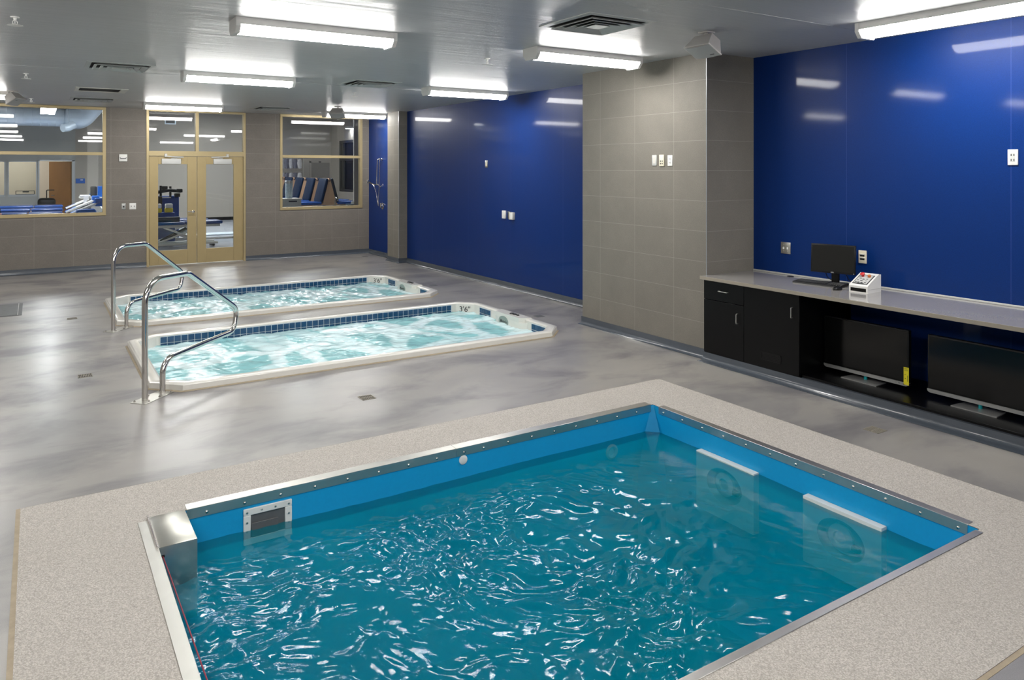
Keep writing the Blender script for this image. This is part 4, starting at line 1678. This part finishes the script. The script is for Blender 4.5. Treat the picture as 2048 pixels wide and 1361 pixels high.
b.tube([(-0.085, 0.06, 0.012), (-0.12, 0.08, 0.006), (-0.15, 0.10, 0.005)], 0.004, 8)
b.build('cable', 'black_plastic', cb)
b = MB()
b.lathe([(0.034, 0), (0.034, 0.003), (0.028, 0.005), (0.002, 0.0055)], (0, 0, 0), 20)
tag(b.build('cable_grommet', 'black_plastic', None, (6.443, 4.886, 0.86)), 'small round black cable grommet set in the counter left of the keyboard', 'grommet')

# ------------------------------------------------------------------ the treatment room behind the glass
RY0, RY1, RX0, RX1, RZ = YB + 0.16, 30.0, -5.0, 10.26, 4.3
b = MB()
b.quad((RX0, RY0, 0), (RX1 + 0.7, RY0, 0), (RX1 + 0.7, RY1, 0), (RX0, RY1, 0))
struct(b.build('floor_treatment', 'room_floor', smooth=False, fix=False))
b = MB()
b.quad((RX0, RY0, RZ), (RX0, RY1 + 4, RZ), (RX1 + 0.7, RY1 + 4, RZ), (RX1 + 0.7, RY0, RZ))
struct(b.build('ceiling_treatment', 'room_paint', smooth=False, fix=False))
b = MB()
OW = [(-4.0, -0.86, 1.07, 2.215), (-0.79, 0.03, 1.07, 2.215), (0.10, 1.05, 0.0, 2.215)]
wall_with_holes(b, [RX0, -4.0, -0.86, -0.79, 0.03, 0.10, 1.05, 1.15], [0, 1.07, 2.215, RZ], OW, RY1, RY1 + 0.15)
struct(b.build('wall_treatment', 'room_paint_cool', smooth=False, fix=False))
b = MB()
b.box(1.15, RX1 + 0.1, RY1, RY1 + 0.15, 0, RZ)
struct(b.build('wall_treatment_right', 'room_paint', smooth=False))
b = MB()
b.box(RX0 - 0.1, RX0, RY0, RY1 + 4, 0, RZ)
struct(b.build('wall_treatment_left', 'room_paint', smooth=False))
# side wall with a dark framed window
b = MB()
wy0, wy1, wz0, wz1 = 26.6, 28.97, 1.07, 3.07
for (a, c_, d_, e_) in ((RY0, wy0, 0, RZ), (wy1, RY1, 0, RZ), (wy0, wy1, 0, wz0), (wy0, wy1, wz1, RZ)):
    b.box(RX1, RX1 + 0.1, a, c_, d_, e_)
struct(b.build('wall_treatment_side', 'room_paint', smooth=False))
b = MB()
for (a, c_, d_, e_) in ((wy0, wy0 + 0.1, wz0, wz1), (wy1 - 0.12, wy1, wz0, wz1), (wy0, wy1, wz0, wz0 + 0.07), (wy0, wy1, wz1 - 0.1, wz1), (wy0, wy1, 2.28, 2.36), (28.55, 28.62, wz0, wz1)):
    b.box(RX1 - 0.03, RX1 + 0.1, a, c_, d_, e_, 0.004)
w3 = struct(b.build('window_3', 'window_dark'))
b = MB()
b.box(RX1 + 0.04, RX1 + 0.05, wy0 + 0.1, wy1 - 0.12, wz0 + 0.07, wz1 - 0.1)
b.build('glass_pane', 'sheet_glass', w3)
b = MB()
b.box(RX1 + 0.6, RX1 + 0.7, RY0, RY1, 0, RZ)
struct(b.build('wall_corridor', 'room_paint', smooth=False))
# base strip on the far wall and door recess with frame
b = MB()
b.box(1.15, RX1, RY1 - 0.012, RY1, 0, 0.12)
struct(b.build('baseboard_treatment', 'black_plastic'))
b = MB()
for (a, c_, d_, e_) in ((7.62, 7.70, 0, 2.26), (8.90, 8.98, 0, 2.26), (7.62, 8.98, 2.20, 2.28)):
    b.box(a + 1.72, c_ + 1.72 if c_ < 8.9 else min(c_ + 1.5, RX1 - 0.02), RY1 - 0.02, RY1, d_, e_)
d3 = struct(b.build('door_3', 'room_paint'))
b = MB()
b.box(9.42, 10.18, RY1 - 0.012, RY1, 0.01, 2.20)
b.build('door_leaf', 'room_paint_shaded', d3)  # darker wall paint: shade of the recess put into the leaf colour
b = MB()
b.box(9.72, 9.82, RY1 - 0.03, RY1 - 0.012, 2.215, 2.25)
b.build('door_stop', 'black_plastic', d3)
# office behind: back wall, wood door, glazing
b = MB()
b.box(RX0, 1.3, RY1 + 2.6, RY1 + 2.7, 0, RZ)
struct(b.build('wall_office', 'office_paint', smooth=False))
b = MB()
b.box(1.25, 1.35, RY1 + 0.15, RY1 + 2.6, 0, RZ)
struct(b.build('wall_office_side', 'office_paint', smooth=False))
b = MB()
b.quad((RX0, RY1, 0.0), (1.3, RY1, 0.0), (1.3, RY1 + 2.6, 0.0), (RX0, RY1 + 2.6, 0.0))
struct(b.build('floor_office', 'room_floor', smooth=False, fix=False))
for k, (x0_, x1_, z0_, z1_) in enumerate(OW[:2]):
    b = MB()
    for (a, c_, d_, e_) in ((x0_, x0_ + 0.03, z0_, z1_), (x1_ - 0.03, x1_, z0_, z1_), (x0_, x1_, z0_ - 0.05, z0_ + 0.015), (x0_, x1_, z1_ - 0.03, z1_)):
        b.box(a, c_, RY1 - 0.015, RY1 + 0.1, d_, e_)
    wk = struct(b.build('window_%d' % (4 + k), 'grey_metal'))
    b = MB()
    b.box(x0_ + 0.03, x1_ - 0.03, RY1 + 0.05, RY1 + 0.056, z0_ + 0.015, z1_ - 0.03)
    b.build('glass_pane', 'sheet_glass', wk)
b = MB()
for (a, c_, d_, e_) in ((0.06, 0.10, 0, 2.25), (1.05, 1.13, 0, 2.25), (0.06, 1.13, 2.215, 2.26)):
    b.box(a, c_, RY1 - 0.015, RY1 + 0.16, d_, e_)
d2 = struct(b.build('door_2', 'grey_metal'))
b = MB()
ang = math.radians(48)
b.box(0.0, 0.94, 0.0, 0.045, 0.01, 2.20, 0.003)
b.move(Matrix.Translation((1.045, RY1 + 0.10, 0)) @ Matrix.Rotation(PI - ang, 4, 'Z'))
lf = b.build('door_leaf', 'wood', d2)
b = MB()
b.cyl((0.45, RY1 + 0.60, 1.03), (0.55, RY1 + 0.57, 1.03), 0.014, n=8)
b.build('lever_handle', 'chrome', lf)

# tiled jamb / pier in the treatment room close behind the right-hand window
b = MB()
b.box(7.49, 8.4, 20.0, 20.06, 0, RZ)
struct(b.build('wall_nib', 'room_paint', smooth=False))
b = MB()
b.box(1.45, 1.78, 28.9, 29.0, 0, RZ)
struct(b.build('wall_column', 'room_paint', smooth=False))

# visible light panel and added unseen ones for that room
rl = thing('ceiling_light_panel', 'bright hanging light panel seen through the wide window', 'ceiling light', (0.27, 23.3, 3.48), 0, 'light panels of the room behind the glass')
b = MB()
b.box(-0.18, 0.18, -1.25, 1.25, 0.0, 0.06, 0.004)
b.build('housing', 'white_plastic', rl)
b = MB()
b.box(-0.165, 0.165, -1.22, 1.22, -0.006, 0.0)
b.build('diffuser', 'panel_lens', rl)
b = MB()
for y_ in (-0.9, 0.9):
    b.cyl((0, y_, 0.06), (0, y_, 0.18), 0.006, n=6)
b.build('hanger', 'grey_metal', rl)
rlx = MB()
for y_ in (-0.9, 0.9):
    rlx.cyl((0.0, y_, 0.18), (0.0, y_, RZ - 3.48), 0.006, n=6)
long_hanger = rlx
for (x, y, lab) in [(3.6, 23.0, 'added light panel behind the transom, out of view'), (6.8, 23.0, 'added light panel above the taping benches, out of view'), (5.2, 26.6, 'added light panel over the far part of the room behind the glass, out of view'), (-2.6, 23.0, 'added light panel left of the wide window, out of view')]:
    dup(rl, (x, y, 4.12), 0, lab)  # unseen panels added to brighten the room behind the glass
long_hanger.build('hanger', 'grey_metal', rl)
ol = thing('ceiling_light_panel', 'hanging light panel inside the small office, out of view', 'ceiling light', (-0.8, RY1 + 1.3, 3.2), PI / 2, 'light panels of the room behind the glass')
b = MB()
b.box(-0.15, 0.15, -0.6, 0.6, 0.0, 0.06)
b.build('housing', 'white_plastic', ol)
b = MB()
b.box(-0.13, 0.13, -0.58, 0.58, -0.006, 0.0)
b.build('diffuser', 'panel_lens', ol)
b = MB()
for y_ in (-0.4, 0.4):
    b.cyl((0, y_, 0.06), (0, y_, RZ - 3.2), 0.006, n=6)
b.build('hanger', 'grey_metal', ol)

dup(ol, (RX1 + 0.36, 27.6, 3.5), PI / 2, 'added light panel in the narrow corridor behind the dark framed window, out of view')  # unseen lamp added so the corridor behind the side window looks lit

# round duct
t = thing('air_duct', 'large round pale blue air duct seen through the wide window', 'air duct', (0, 26.0, 3.47))
b = MB()
b.tube([(-3.2 + 0.2 * k, 0.0, 0.0) for k in range(21)], 0.265, 24)
main = b.build('main_run', 'duct_metal', t)
b = MB()
for k in range(12):
    b.lathe([(0.268, -0.008), (0.272, 0.0), (0.268, 0.008)], (-1.5 + k * 0.2, 0, 0), 24, 'X')
b.build('seam_rings', 'duct_metal', main)
b = MB()
b.tube(fillet([(0.75, 0.0, 0.0), (1.12, 0.0, 0.0), (1.45, 0.0, 0.42), (1.45, 0.0, 0.8)], [0.3, 0.3], 8), 0.33, 24)
b.lathe([(0.33, -0.02), (0.348, 0.0), (0.33, 0.02)], (0.82, 0, 0), 24, 'X')
b.build('elbow', 'duct_metal', t)
b = MB()
b.tube(fillet([(0.95, -0.25, -0.20), (0.78, -0.32, -0.30), (0.66, -0.40, -0.32)], [0.12], 6), [0.12] * 9, 18)
b.build('branch_outlet', 'duct_metal', t)

# wall grille & sign
t = thing('wall_grille', 'small blue-rimmed wall grille seen through the left transom pane', 'air vent', (4.17, RY1, 3.69))
b = MB()
b.box(-0.19, 0.19, -0.02, 0, -0.10, 0.10, 0.004)
b.build('frame', 'duct_metal', t)
b = MB()
b.box(-0.15, 0.15, -0.026, -0.02, -0.065, 0.065)
b.build('grille', 'hatch_grey', t)
t = thing('door_sign', 'small blue sign on the wall right of the wooden door', 'sign', (1.30, RY1, 1.53))
b = MB()
b.box(-0.14, 0.14, -0.012, 0, -0.085, 0.085, 0.003)
b.build('plate', 'blue_plastic', t)
b = MB()
b.box(0.0, 0.08, -0.014, -0.012, 0.02, 0.05)
b.build('print', 'white_ink', t)


# taping benches
def bench(loc, label):
    t = thing('taping_bench', label, 'bench', loc, 0, 'taping benches in a row behind the window')
    b = MB()
    b.box(-1.05, -0.03, 0.05, 0.72, 0.0, 0.86)
    b.box(0.03, 1.05, 0.05, 0.72, 0.0, 0.86)
    b.box(-0.25, 0.25, 0.03, 0.74, 0.80, 0.90)
    b.build('base', 'pale_wood', t)
    b = MB()
    b.box(-0.30, 0.92, 0.03, 0.06, 0.55, 0.80)
    b.build('toe_recess', 'dark_gap', t)
    b = MB()
    b.prism([(-0.21, 0.02, 0.90), (0.21, 0.02, 0.90), (0.015, 0.02, 1.66), (-0.015, 0.02, 1.66)], (0, 0.66, 0))
    wd = b.build('wedge', 'pale_wood', t)
    b = MB()
    b.cyl((0, 0.02, 1.58), (0, 0.008, 1.58), 0.022, n=12)
    b.build('finger_hole', 'dark_gap', wd)
    for s in (-1, 1):
        b = MB()
        b.box(-0.045, 0.045, 0.0, 0.70, -0.37, 0.37, 0.04, 4)
        b.move(Matrix.Translation((s * 0.160, 0, 1.30)) @ Matrix.Rotation(-s * 0.255, 4, 'Y'))
        b.build('back_cushion', 'blue_vinyl', t)
        b = MB()
        b.box(min(s * 0.24, s * 1.08), max(s * 0.24, s * 1.08), 0.0, 0.74, 0.86, 0.945, 0.03, 3)
        b.build('seat_cushion', 'light_blue_vinyl', t)
    return t


b0 = bench((7.578, 22.3, 0), 'blue taping bench nearest the right-hand window')
for k, lab in enumerate(['blue taping bench second from the front in the row', 'blue taping bench third from the front in the row', 'blue taping bench fourth from the front in the row', 'blue taping bench farthest back in the row']):
    dup(b0, (7.62 + 0.025 * k, 22.3 + 1.35 * (k + 1), 0), 0, lab)


# jerseys on a rack
def jersey(loc, label, mat, first=None):
    t = thing('hanging_jersey', label, 'shirt', loc, 0.75, 'white and grey jerseys on hangers')
    b = MB()
    b.loft([[(-0.15, 0, -0.05), (-0.06, -0.03, 0.0), (0.06, -0.03, 0.0), (0.15, 0, -0.05), (0.06, 0.03, 0.0), (-0.06, 0.03, 0.0)],
            [(-0.17, 0, -0.20), (-0.10, -0.05, -0.16), (0.10, -0.05, -0.16), (0.17, 0, -0.20), (0.10, 0.05, -0.16), (-0.10, 0.05, -0.16)],
            [(-0.08, 0, -0.36), (-0.06, -0.03, -0.38), (0.08, -0.04, -0.37), (0.11, 0, -0.35), (0.06, 0.03, -0.37), (-0.06, 0.04, -0.37)]], caps=True)
    b.build('shirt_body', mat, t)
    b = MB()
    b.tube(fillet([(0, 0, 0.0), (0, 0, 0.03), (0.02, 0, 0.045)], [0.01], 4), 0.006, 6)
    b.build('hanger', 'steel', t)
    return t


jz = {}
ranks = ('second', 'third', 'fourth', 'fifth')
for row, z_ in (('upper', 2.34), ('lower', 1.80)):
    for k in range(5):
        lab = ('pale jersey hanging in the %s row, closest to the left frame of the right-hand window' % row) if k == 0 else '%s jersey from the left in the %s hanging row behind the benches' % (ranks[k - 1], row)
        jersey((8.09 + 0.165 * k, 29.35, z_), lab, 'cloth_white' if k % 2 == 0 else 'cloth_grey')
t = thing('garment_rack', 'two-tier metal rack carrying the hanging jerseys', 'rack', (7.95, 29.40, 0))
b = MB()
for z_ in (2.37, 1.83):
    b.cyl((0, 0, z_), (0.95, 0, z_), 0.014, n=10)
b.build('hanging_bar', 'steel', t)
for x in (0.0, 0.95):
    b = MB()
    b.box(x - 0.015, x + 0.015, -0.015, 0.015, 0, 2.4)
    b.build('post', 'steel', t)
# clear cup and pump bottle near the glass
t = thing('clear_jar', 'tall clear plastic jar standing behind the window by the benches', 'jar', (5.82, 20.5, 1.15))
b = MB()
b.lathe([(0.09, 0), (0.10, 0.30), (0.10, 0.42), (0.085, 0.44)], (0, 0, 0), 18)
b.build('body', 'clear_plastic', t)
b = MB()
b.lathe([(0.108, 0.40), (0.108, 0.47), (0.1, 0.48)], (0, 0, 0), 18)
b.build('lid', 'grey_metal', t)
t = thing('side_cupboard', 'low grey cupboard just behind the lower left of the right-hand window', 'cupboard', (5.85, 20.5, 0))
b = MB()
b.box(-0.30, 0.22, -0.3, 0.3, 0, 1.13, 0.004)
b.build('body', 'room_paint_cool', t)
b = MB()
b.box(-0.32, 0.24, -0.32, 0.32, 1.13, 1.15, 0.004)
b.build('top', 'off_white', t)
b = MB()
b.box(-0.12, 0.10, -0.312, -0.30, 1.06, 1.09)
b.build('handle', 'black_plastic', t)
t = thing('sink_unit', 'sink counter behind the glass with a chrome tap', 'sink', (6.30, 17.9, 0))
b = MB()
b.box(-0.55, 0.75, -0.28, 0.28, 0, 1.02, 0.004)
b.build('cabinet', 'pale_wood', t)
b = MB()
b.box(-0.57, 0.77, -0.30, 0.30, 1.02, 1.05, 0.004)
b.build('worktop', 'counter_grey', t)
b = MB()
b.cyl((-0.05, 0.1, 1.05), (-0.05, 0.1, 1.19), 0.016, n=12)
b.tube(fillet([(-0.05, 0.1, 1.18), (-0.05, 0.06, 1.24), (-0.05, -0.06, 1.22), (-0.05, -0.08, 1.17)], [0.04, 0.03], 6), 0.013, 10)
b.build('tap', 'chrome', t)
t = thing('pump_bottle', 'small white pump bottle behind the right-hand window corner', 'bottle', (6.66, 17.9, 1.05))
b = MB()
b.lathe([(0.035, 0), (0.035, 0.07), (0.03, 0.085), (0.012, 0.09)], (0, 0, 0), 14)
b.build('bottle', 'white_plastic', t)
b = MB()
b.cyl((0, 0, 0.09), (0, 0, 0.12), 0.008, n=8)
b.box(-0.035, 0.01, -0.01, 0.01, 0.115, 0.128, 0.003)
b.build('pump', 'white_plastic', t)
b = MB()
b.lathe([(0.08, 0), (0.11, 0.03), (0.105, 0.035), (0.07, 0.01)], (0, 0, 0), 20)
tag(b.build('soap_dish', 'clear_plastic', None, (6.55, 17.78, 1.05)), 'shallow clear dish beside the pump bottle', 'dish')


# treatment tables behind the wide window
def couch(loc, label, L_=1.9, z=0.80, legs=True, grp='blue treatment tables behind the wide window'):
    t = thing('treatment_table', label, 'treatment table', loc, 0, grp)
    b = MB()
    b.box(-L_ / 2, L_ * 0.12, -0.33, 0.33, z - 0.07, z, 0.025, 3)
    b.build('leg_pad', 'light_blue_vinyl', t)
    b = MB()
    b.box(L_ * 0.13, L_ / 2, -0.33, 0.33, z - 0.07, z, 0.025, 3)
    b.build('head_pad', 'light_blue_vinyl', t)
    b = MB()
    b.box(-L_ / 2 + 0.05, L_ / 2 - 0.05, -0.28, 0.28, z - 0.12, z - 0.07)
    b.build('frame', 'pale_wood', t)
    for sx in (-1, 1):
        for sy in (-1, 1):
            b = MB()
            b.box(sx * (L_ / 2 - 0.12) - 0.03, sx * (L_ / 2 - 0.12) + 0.03, sy * 0.24 - 0.03, sy * 0.24 + 0.03, 0, z - 0.12)
            b.build('leg', 'pale_wood', t)
    return t


c0 = couch((-0.40, 21.4, 0), 'blue treatment table closest to the wide window', z=0.90)
dup(c0, (-0.35, 23.4, 0), 0, 'blue treatment table in the middle behind the wide window')
dup(c0, (-0.29, 25.6, 0), 0, 'blue treatment table farthest behind the wide window')


def motion_machine(loc, label):
    t = thing('leg_exerciser', label, 'exercise machine', loc, 0, 'white and blue leg exercisers on stands')
    b = MB()
    b.box(-0.36, 0.36, -0.16, 0.16, 0.68, 0.74, 0.01)
    b.cyl((0, 0, 0), (0, 0, 0.68), 0.05, n=12)
    b.box(-0.3, 0.3, -0.2, 0.2, 0, 0.04, 0.01)
    b.build('base', 'grey_metal', t)
    for s in (-1, 1):
        b = MB()
        b.box(-0.40, 0.40, -0.02, 0.02, -0.025, 0.025, 0.008)
        b.move(Matrix.Translation((0.0, s * 0.13, 0.96)) @ Matrix.Rotation(-0.42, 4, 'Y'))
        b.build('side_rail', 'white_plastic', t)
    b = MB()
    b.box(-0.15, 0.15, -0.12, 0.12, -0.03, 0.03, 0.02, 2)
    b.move(Matrix.Translation((-0.24, 0, 0.85)) @ Matrix.Rotation(-0.42, 4, 'Y'))
    b.build('thigh_pad', 'blue_plastic', t)
    b = MB()
    b.box(-0.09, 0.09, -0.15, 0.15, -0.10, 0.10, 0.03, 3)
    b.move(Matrix.Translation((0.34, 0, 1.12)))
    b.build('foot_pad', 'blue_plastic', t)
    b = MB()
    b.box(-0.10, 0.10, -0.11, 0.11, -0.01, 0.05, 0.01)
    b.move(Matrix.Translation((0.08, 0, 0.94)) @ Matrix.Rotation(-0.42, 4, 'Y'))
    b.build('drive_unit', 'hatch_grey', t)
    return t


m0 = motion_machine((0.98, 21.3, 0), 'white and blue leg exerciser nearest the wide window corner')
dup(m0, (1.03, 23.3, 0), 0, 'white and blue leg exerciser in the middle of three')
dup(m0, (1.10, 25.6, 0), 0, 'white and blue leg exerciser farthest back of three')
b = MB()
b.box(-0.20, 0.20, -0.2, 0.2, 0.70, 1.02, 0.05, 3)
b.box(-0.15, 0.15, -0.15, 0.15, 0, 0.70, 0.01)
tag(b.build('foam_bolster', 'blue_plastic', None, (0.98, 19.9, 0)), 'blue foam block low behind the corner of the wide window', 'foam block')
t = thing('supply_desk', 'narrow desk with supplies behind the right end of the wide window', 'desk', (1.42, 24.25, 0))
b = MB()
b.box(-0.40, 0.30, -0.35, 0.35, 1.12, 1.16, 0.006)
b.build('top', 'off_white', t)
b = MB()
b.box(-0.14, 0.28, -0.3, 0.3, 0, 1.12)
b.build('cabinet', 'room_paint_cool', t)
b = MB()
b.box(-0.09, 0.09, -0.12, 0.12, 0, 0.30, 0.006)
tag(b.build('supply_box', 'blue_plastic', None, (1.56, 24.1, 1.16)), 'blue box on the supply desk', 'box')
b = MB()
b.box(-0.08, 0.08, -0.13, 0.13, 0, 0.30, 0.04, 2)
tag(b.build('printer', 'window_dark', None, (1.38, 24.3, 1.16)), 'dark machine beside the blue box on the supply desk', 'machine')
b = MB()
b.box(-0.11, 0.14, -0.15, 0.15, 0, 0.06, 0.015, 2)
b.prism([(-0.03, -0.17, 0.05), (0.12, -0.17, 0.05), (0.0, -0.185, -0.22), (-0.03, -0.185, -0.22)], (0, 0.02, 0))
tag(b.build('towel', 'cloth_white', None, (1.14, 24.05, 1.16)), 'white towel hanging over the front of the supply desk', 'towel')
b = MB()
b.tube([(1.30, 23.87, 1.10), (1.42, 23.7, 1.02), (1.50, 23.0, 0.90), (1.52, 22.4, 0.80)], 0.014, 8)
tag(b.build('extension_lead', 'white_ink'), 'white cord running down beside the supply desk', 'cord')
t = thing('red_cart', 'red tool cart with a black handle at the left edge behind the wide window', 'cart', (-0.98, 20.4, 0))
b = MB()
b.box(-0.3, 0.32, -0.2, 0.2, 0.30, 0.95, 0.02, 2)
b.build('body', 'rust_red', t)
b = MB()
b.tube(fillet([(0.29, -0.15, 0.94), (0.29, -0.15, 1.10), (-0.2, -0.15, 1.10)], [0.06], 6), 0.022, 10)
b.build('handle', 'black_plastic', t)
for sx in (-0.2, 0.2):
    b = MB()
    b.cyl((sx, -0.15, 0.15), (sx, 0.15, 0.15), 0.15, n=16)
    b.build('wheel', 'black_plastic', t)
t = thing('office_bag', 'black bag with a pull handle beside the wooden door', 'bag', (0.30, 29.5, 0))
b = MB()
b.box(-0.26, 0.26, -0.16, 0.16, 0.35, 0.98, 0.12, 4)
b.build('body', 'black_plastic', t)
b = MB()
b.tube(fillet([(0.0, 0, 0.95), (0.0, 0, 1.24), (0.22, 0, 1.24)], [0.03], 4), 0.016, 8)
b.build('handle', 'black_plastic', t)
b = MB()
b.box(-0.24, 0.24, -0.14, 0.14, 0.0, 0.36)
b.build('wheel_base', 'black_plastic', t)
t = thing('desk_organiser', 'brown tray on the sill of the small office window', 'tray', (-0.28, RY1 + 0.10, 1.085))
b = MB()
for (a, c_, d_, e_) in ((-0.30, 0.24, 0.0, 0.02), (-0.30, 0.24, 0.11, 0.13), (-0.30, -0.28, 0.0, 0.13), (0.22, 0.24, 0.0, 0.13), (-0.1, 0.08, 0.07, 0.11)):
    b.box(a, c_, 0, 0.04, d_, e_)
b.build('frame', 'window_dark', t)

# what shows through the door glass
t = thing('traction_machine', 'black traction machine on a blue stand seen through the left door', 'exercise machine', (2.86, 22.0, 0))
b = MB()
b.box(-0.28, 0.42, 0.0, 0.25, 0.0, 1.22, 0.03, 2)
b.build('tower', 'tower_blue', t)
b = MB()
b.tube(fillet([(-0.45, 0.0, 1.35), (-0.10, -0.1, 1.33), (0.15, -0.1, 1.38), (0.45, 0.0, 1.34)], [0.1, 0.1], 5), 0.045, 10)
b.cyl((-0.05, -0.1, 1.22), (-0.05, -0.1, 1.50), 0.03, n=10)
b.cyl((0.2, 0.0, 1.15), (0.2, 0.0, 1.48), 0.03, n=10)
for (x, z_) in ((-0.42, 1.36), (-0.2, 1.42), (0.05, 1.44), (0.42, 1.36), (-0.3, 1.24), (0.36, 1.24)):
    b.box(x - 0.07, x + 0.07, -0.12, 0.02, z_ - 0.05, z_ + 0.05, 0.015, 2)
b.build('arm_assembly', 'black_plastic', t)
b = MB()
b.box(-0.28, 0.20, -0.12, 0.0, 1.165, 1.19, 0.004)
b.build('crossbar', 'grey_panel', t)
b = MB()
b.box(-0.12, -0.02, -0.16, -0.06, 0.70, 1.22, 0.01)
b.build('mast', 'black_plastic', t)
t = thing('tool_trolley', 'narrow dark blue trolley carrying the two yellow canisters', 'trolley', (2.72, 20.83, 0))
b = MB()
b.box(-0.27, 0.27, -0.13, 0.13, 0.10, 0.84, 0.01)
b.build('body', 'tower_blue', t)
for x in (-0.2, 0.2):
    b = MB()
    b.cyl((x, -0.1, 0.05), (x, 0.1, 0.05), 0.05, n=12)
    b.build('castor', 'black_plastic', t)
for (x, lab) in ((2.60, 'yellow and white canister left of the black mast'), (2.86, 'yellow and white canister right of the black mast')):
    t = thing('canister', lab, 'canister', (x, 20.83, 0.84), 0, 'yellow and white canisters')
    b = MB()
    b.box(-0.09, 0.09, -0.07, 0.07, 0, 0.11, 0.01)
    b.build('lower_band', 'yellow_plastic', t)
    b = MB()
    b.box(-0.085, 0.085, -0.065, 0.065, 0.11, 0.22, 0.02, 2)
    b.build('top', 'white_plastic', t)


def hilo(loc, label, L_=1.8, z=0.64):
    t = thing('lift_table', label, 'treatment table', loc, 0, 'lifting treatment tables behind the doors')
    b = MB()
    b.box(-L_ / 2, 0.02, -0.34, 0.34, z - 0.075, z, 0.03, 3)
    b.build('pad', 'light_blue_vinyl', t)
    b = MB()
    b.box(0.04, L_ / 2, -0.34, 0.34, z - 0.075, z, 0.03, 3)
    b.build('pad', 'light_blue_vinyl', t)
    b = MB()
    b.box(-L_ / 2 + 0.05, L_ / 2 - 0.05, -0.26, 0.26, z - 0.14, z - 0.075)
    b.build('deck', 'grey_panel', t)
    for s in (-1, 1):
        b = MB()
        for (xa, xb) in ((-0.62, 0.45), (0.45, -0.45)):
            b.cyl((xa, s * 0.2, 0.12), (xb, s * 0.2, z - 0.14), 0.025, n=8)
        b.build('scissor_leg', 'white_plastic', t)
        b = MB()
        b.box(-L_ / 2 + 0.1, L_ / 2 - 0.1, s * 0.24 - 0.03, s * 0.24 + 0.03, 0.06, 0.12, 0.008)
        b.build('base_rail', 'white_plastic', t)
    b = MB()
    b.cyl((-0.5, 0, 0.16), (0.1, 0, z - 0.18), 0.04, n=10)
    b.build('lift_motor', 'black_plastic', t)
    b = MB()
    for x in (-0.7, 0.7):
        b.cyl((x, -0.24, 0.03), (x, 0.24, 0.03), 0.03, n=10)
    b.build('castors', 'black_plastic', t)
    return t


h0 = hilo((3.10, 20.3, 0), 'lifting treatment table with blue pads across both door panes')
dup(h0, (2.95, 21.35, 0), 0, 'lifting treatment table with blue pads, second behind the left door')
b = MB()
b.box(-0.30, 0.30, -0.04, 0.04, 0.0, 0.12, 0.02, 2)
tag(b.build('bolster_cushion', 'blue_vinyl', None, (2.72, 20.15, 0.64)), 'dark blue bolster lying on the nearer lifting table', 'cushion')
t = thing('step_platform', 'pale grey step platform on the floor behind the right door', 'platform', (4.35, 22.3, 0))
b = MB()
b.prism([(-0.9, -0.35, 0.10), (0.9, -0.35, 0.10), (0.9, 0.35, 0.10), (-0.9, 0.35, 0.10)], (0, 0, 0.03))
b.build('top', 'duct_metal', t)
for x in (-0.75, 0.75):
    b = MB()
    b.box(x - 0.06, x + 0.06, -0.3, 0.3, 0, 0.10)
    b.build('foot', 'grey_panel', t)

# ------------------------------------------------------------------ camera, world, view
cam = bpy.data.cameras.new('camera')
co = bpy.data.objects.new('camera', cam)
COL.objects.link(co)
cam.sensor_width = 36
cam.lens = 36 * 1498 / 2048
cam.shift_y = -(680.5 - 338) / 2048
cam.clip_end = 200
cam.clip_start = 0.05
yaw = math.atan2(952, 1498)
co.location = (0, 0, 1.95)
co.rotation_euler = (PI / 2, 0, -yaw)
scene.camera = co

w = bpy.data.worlds.new('world')
w.use_nodes = True
w.node_tree.nodes['Background'].inputs[0].default_value = (0.05, 0.05, 0.06, 1)
w.node_tree.nodes['Background'].inputs[1].default_value = 0.2
scene.world = w
vs = scene.view_settings
scene.display_settings.display_device = 'sRGB'
vs.view_transform = 'Standard'
vs.look = 'None'
vs.exposure = 2.12
vs.gamma = 1
vs.use_curve_mapping = False
scene.cycles.max_bounces = 10
scene.cycles.diffuse_bounces = 5
scene.cycles.glossy_bounces = 5
scene.cycles.transparent_max_bounces = 16
scene.cycles.sample_clamp_indirect = 6
scene.cycles.use_denoising = True
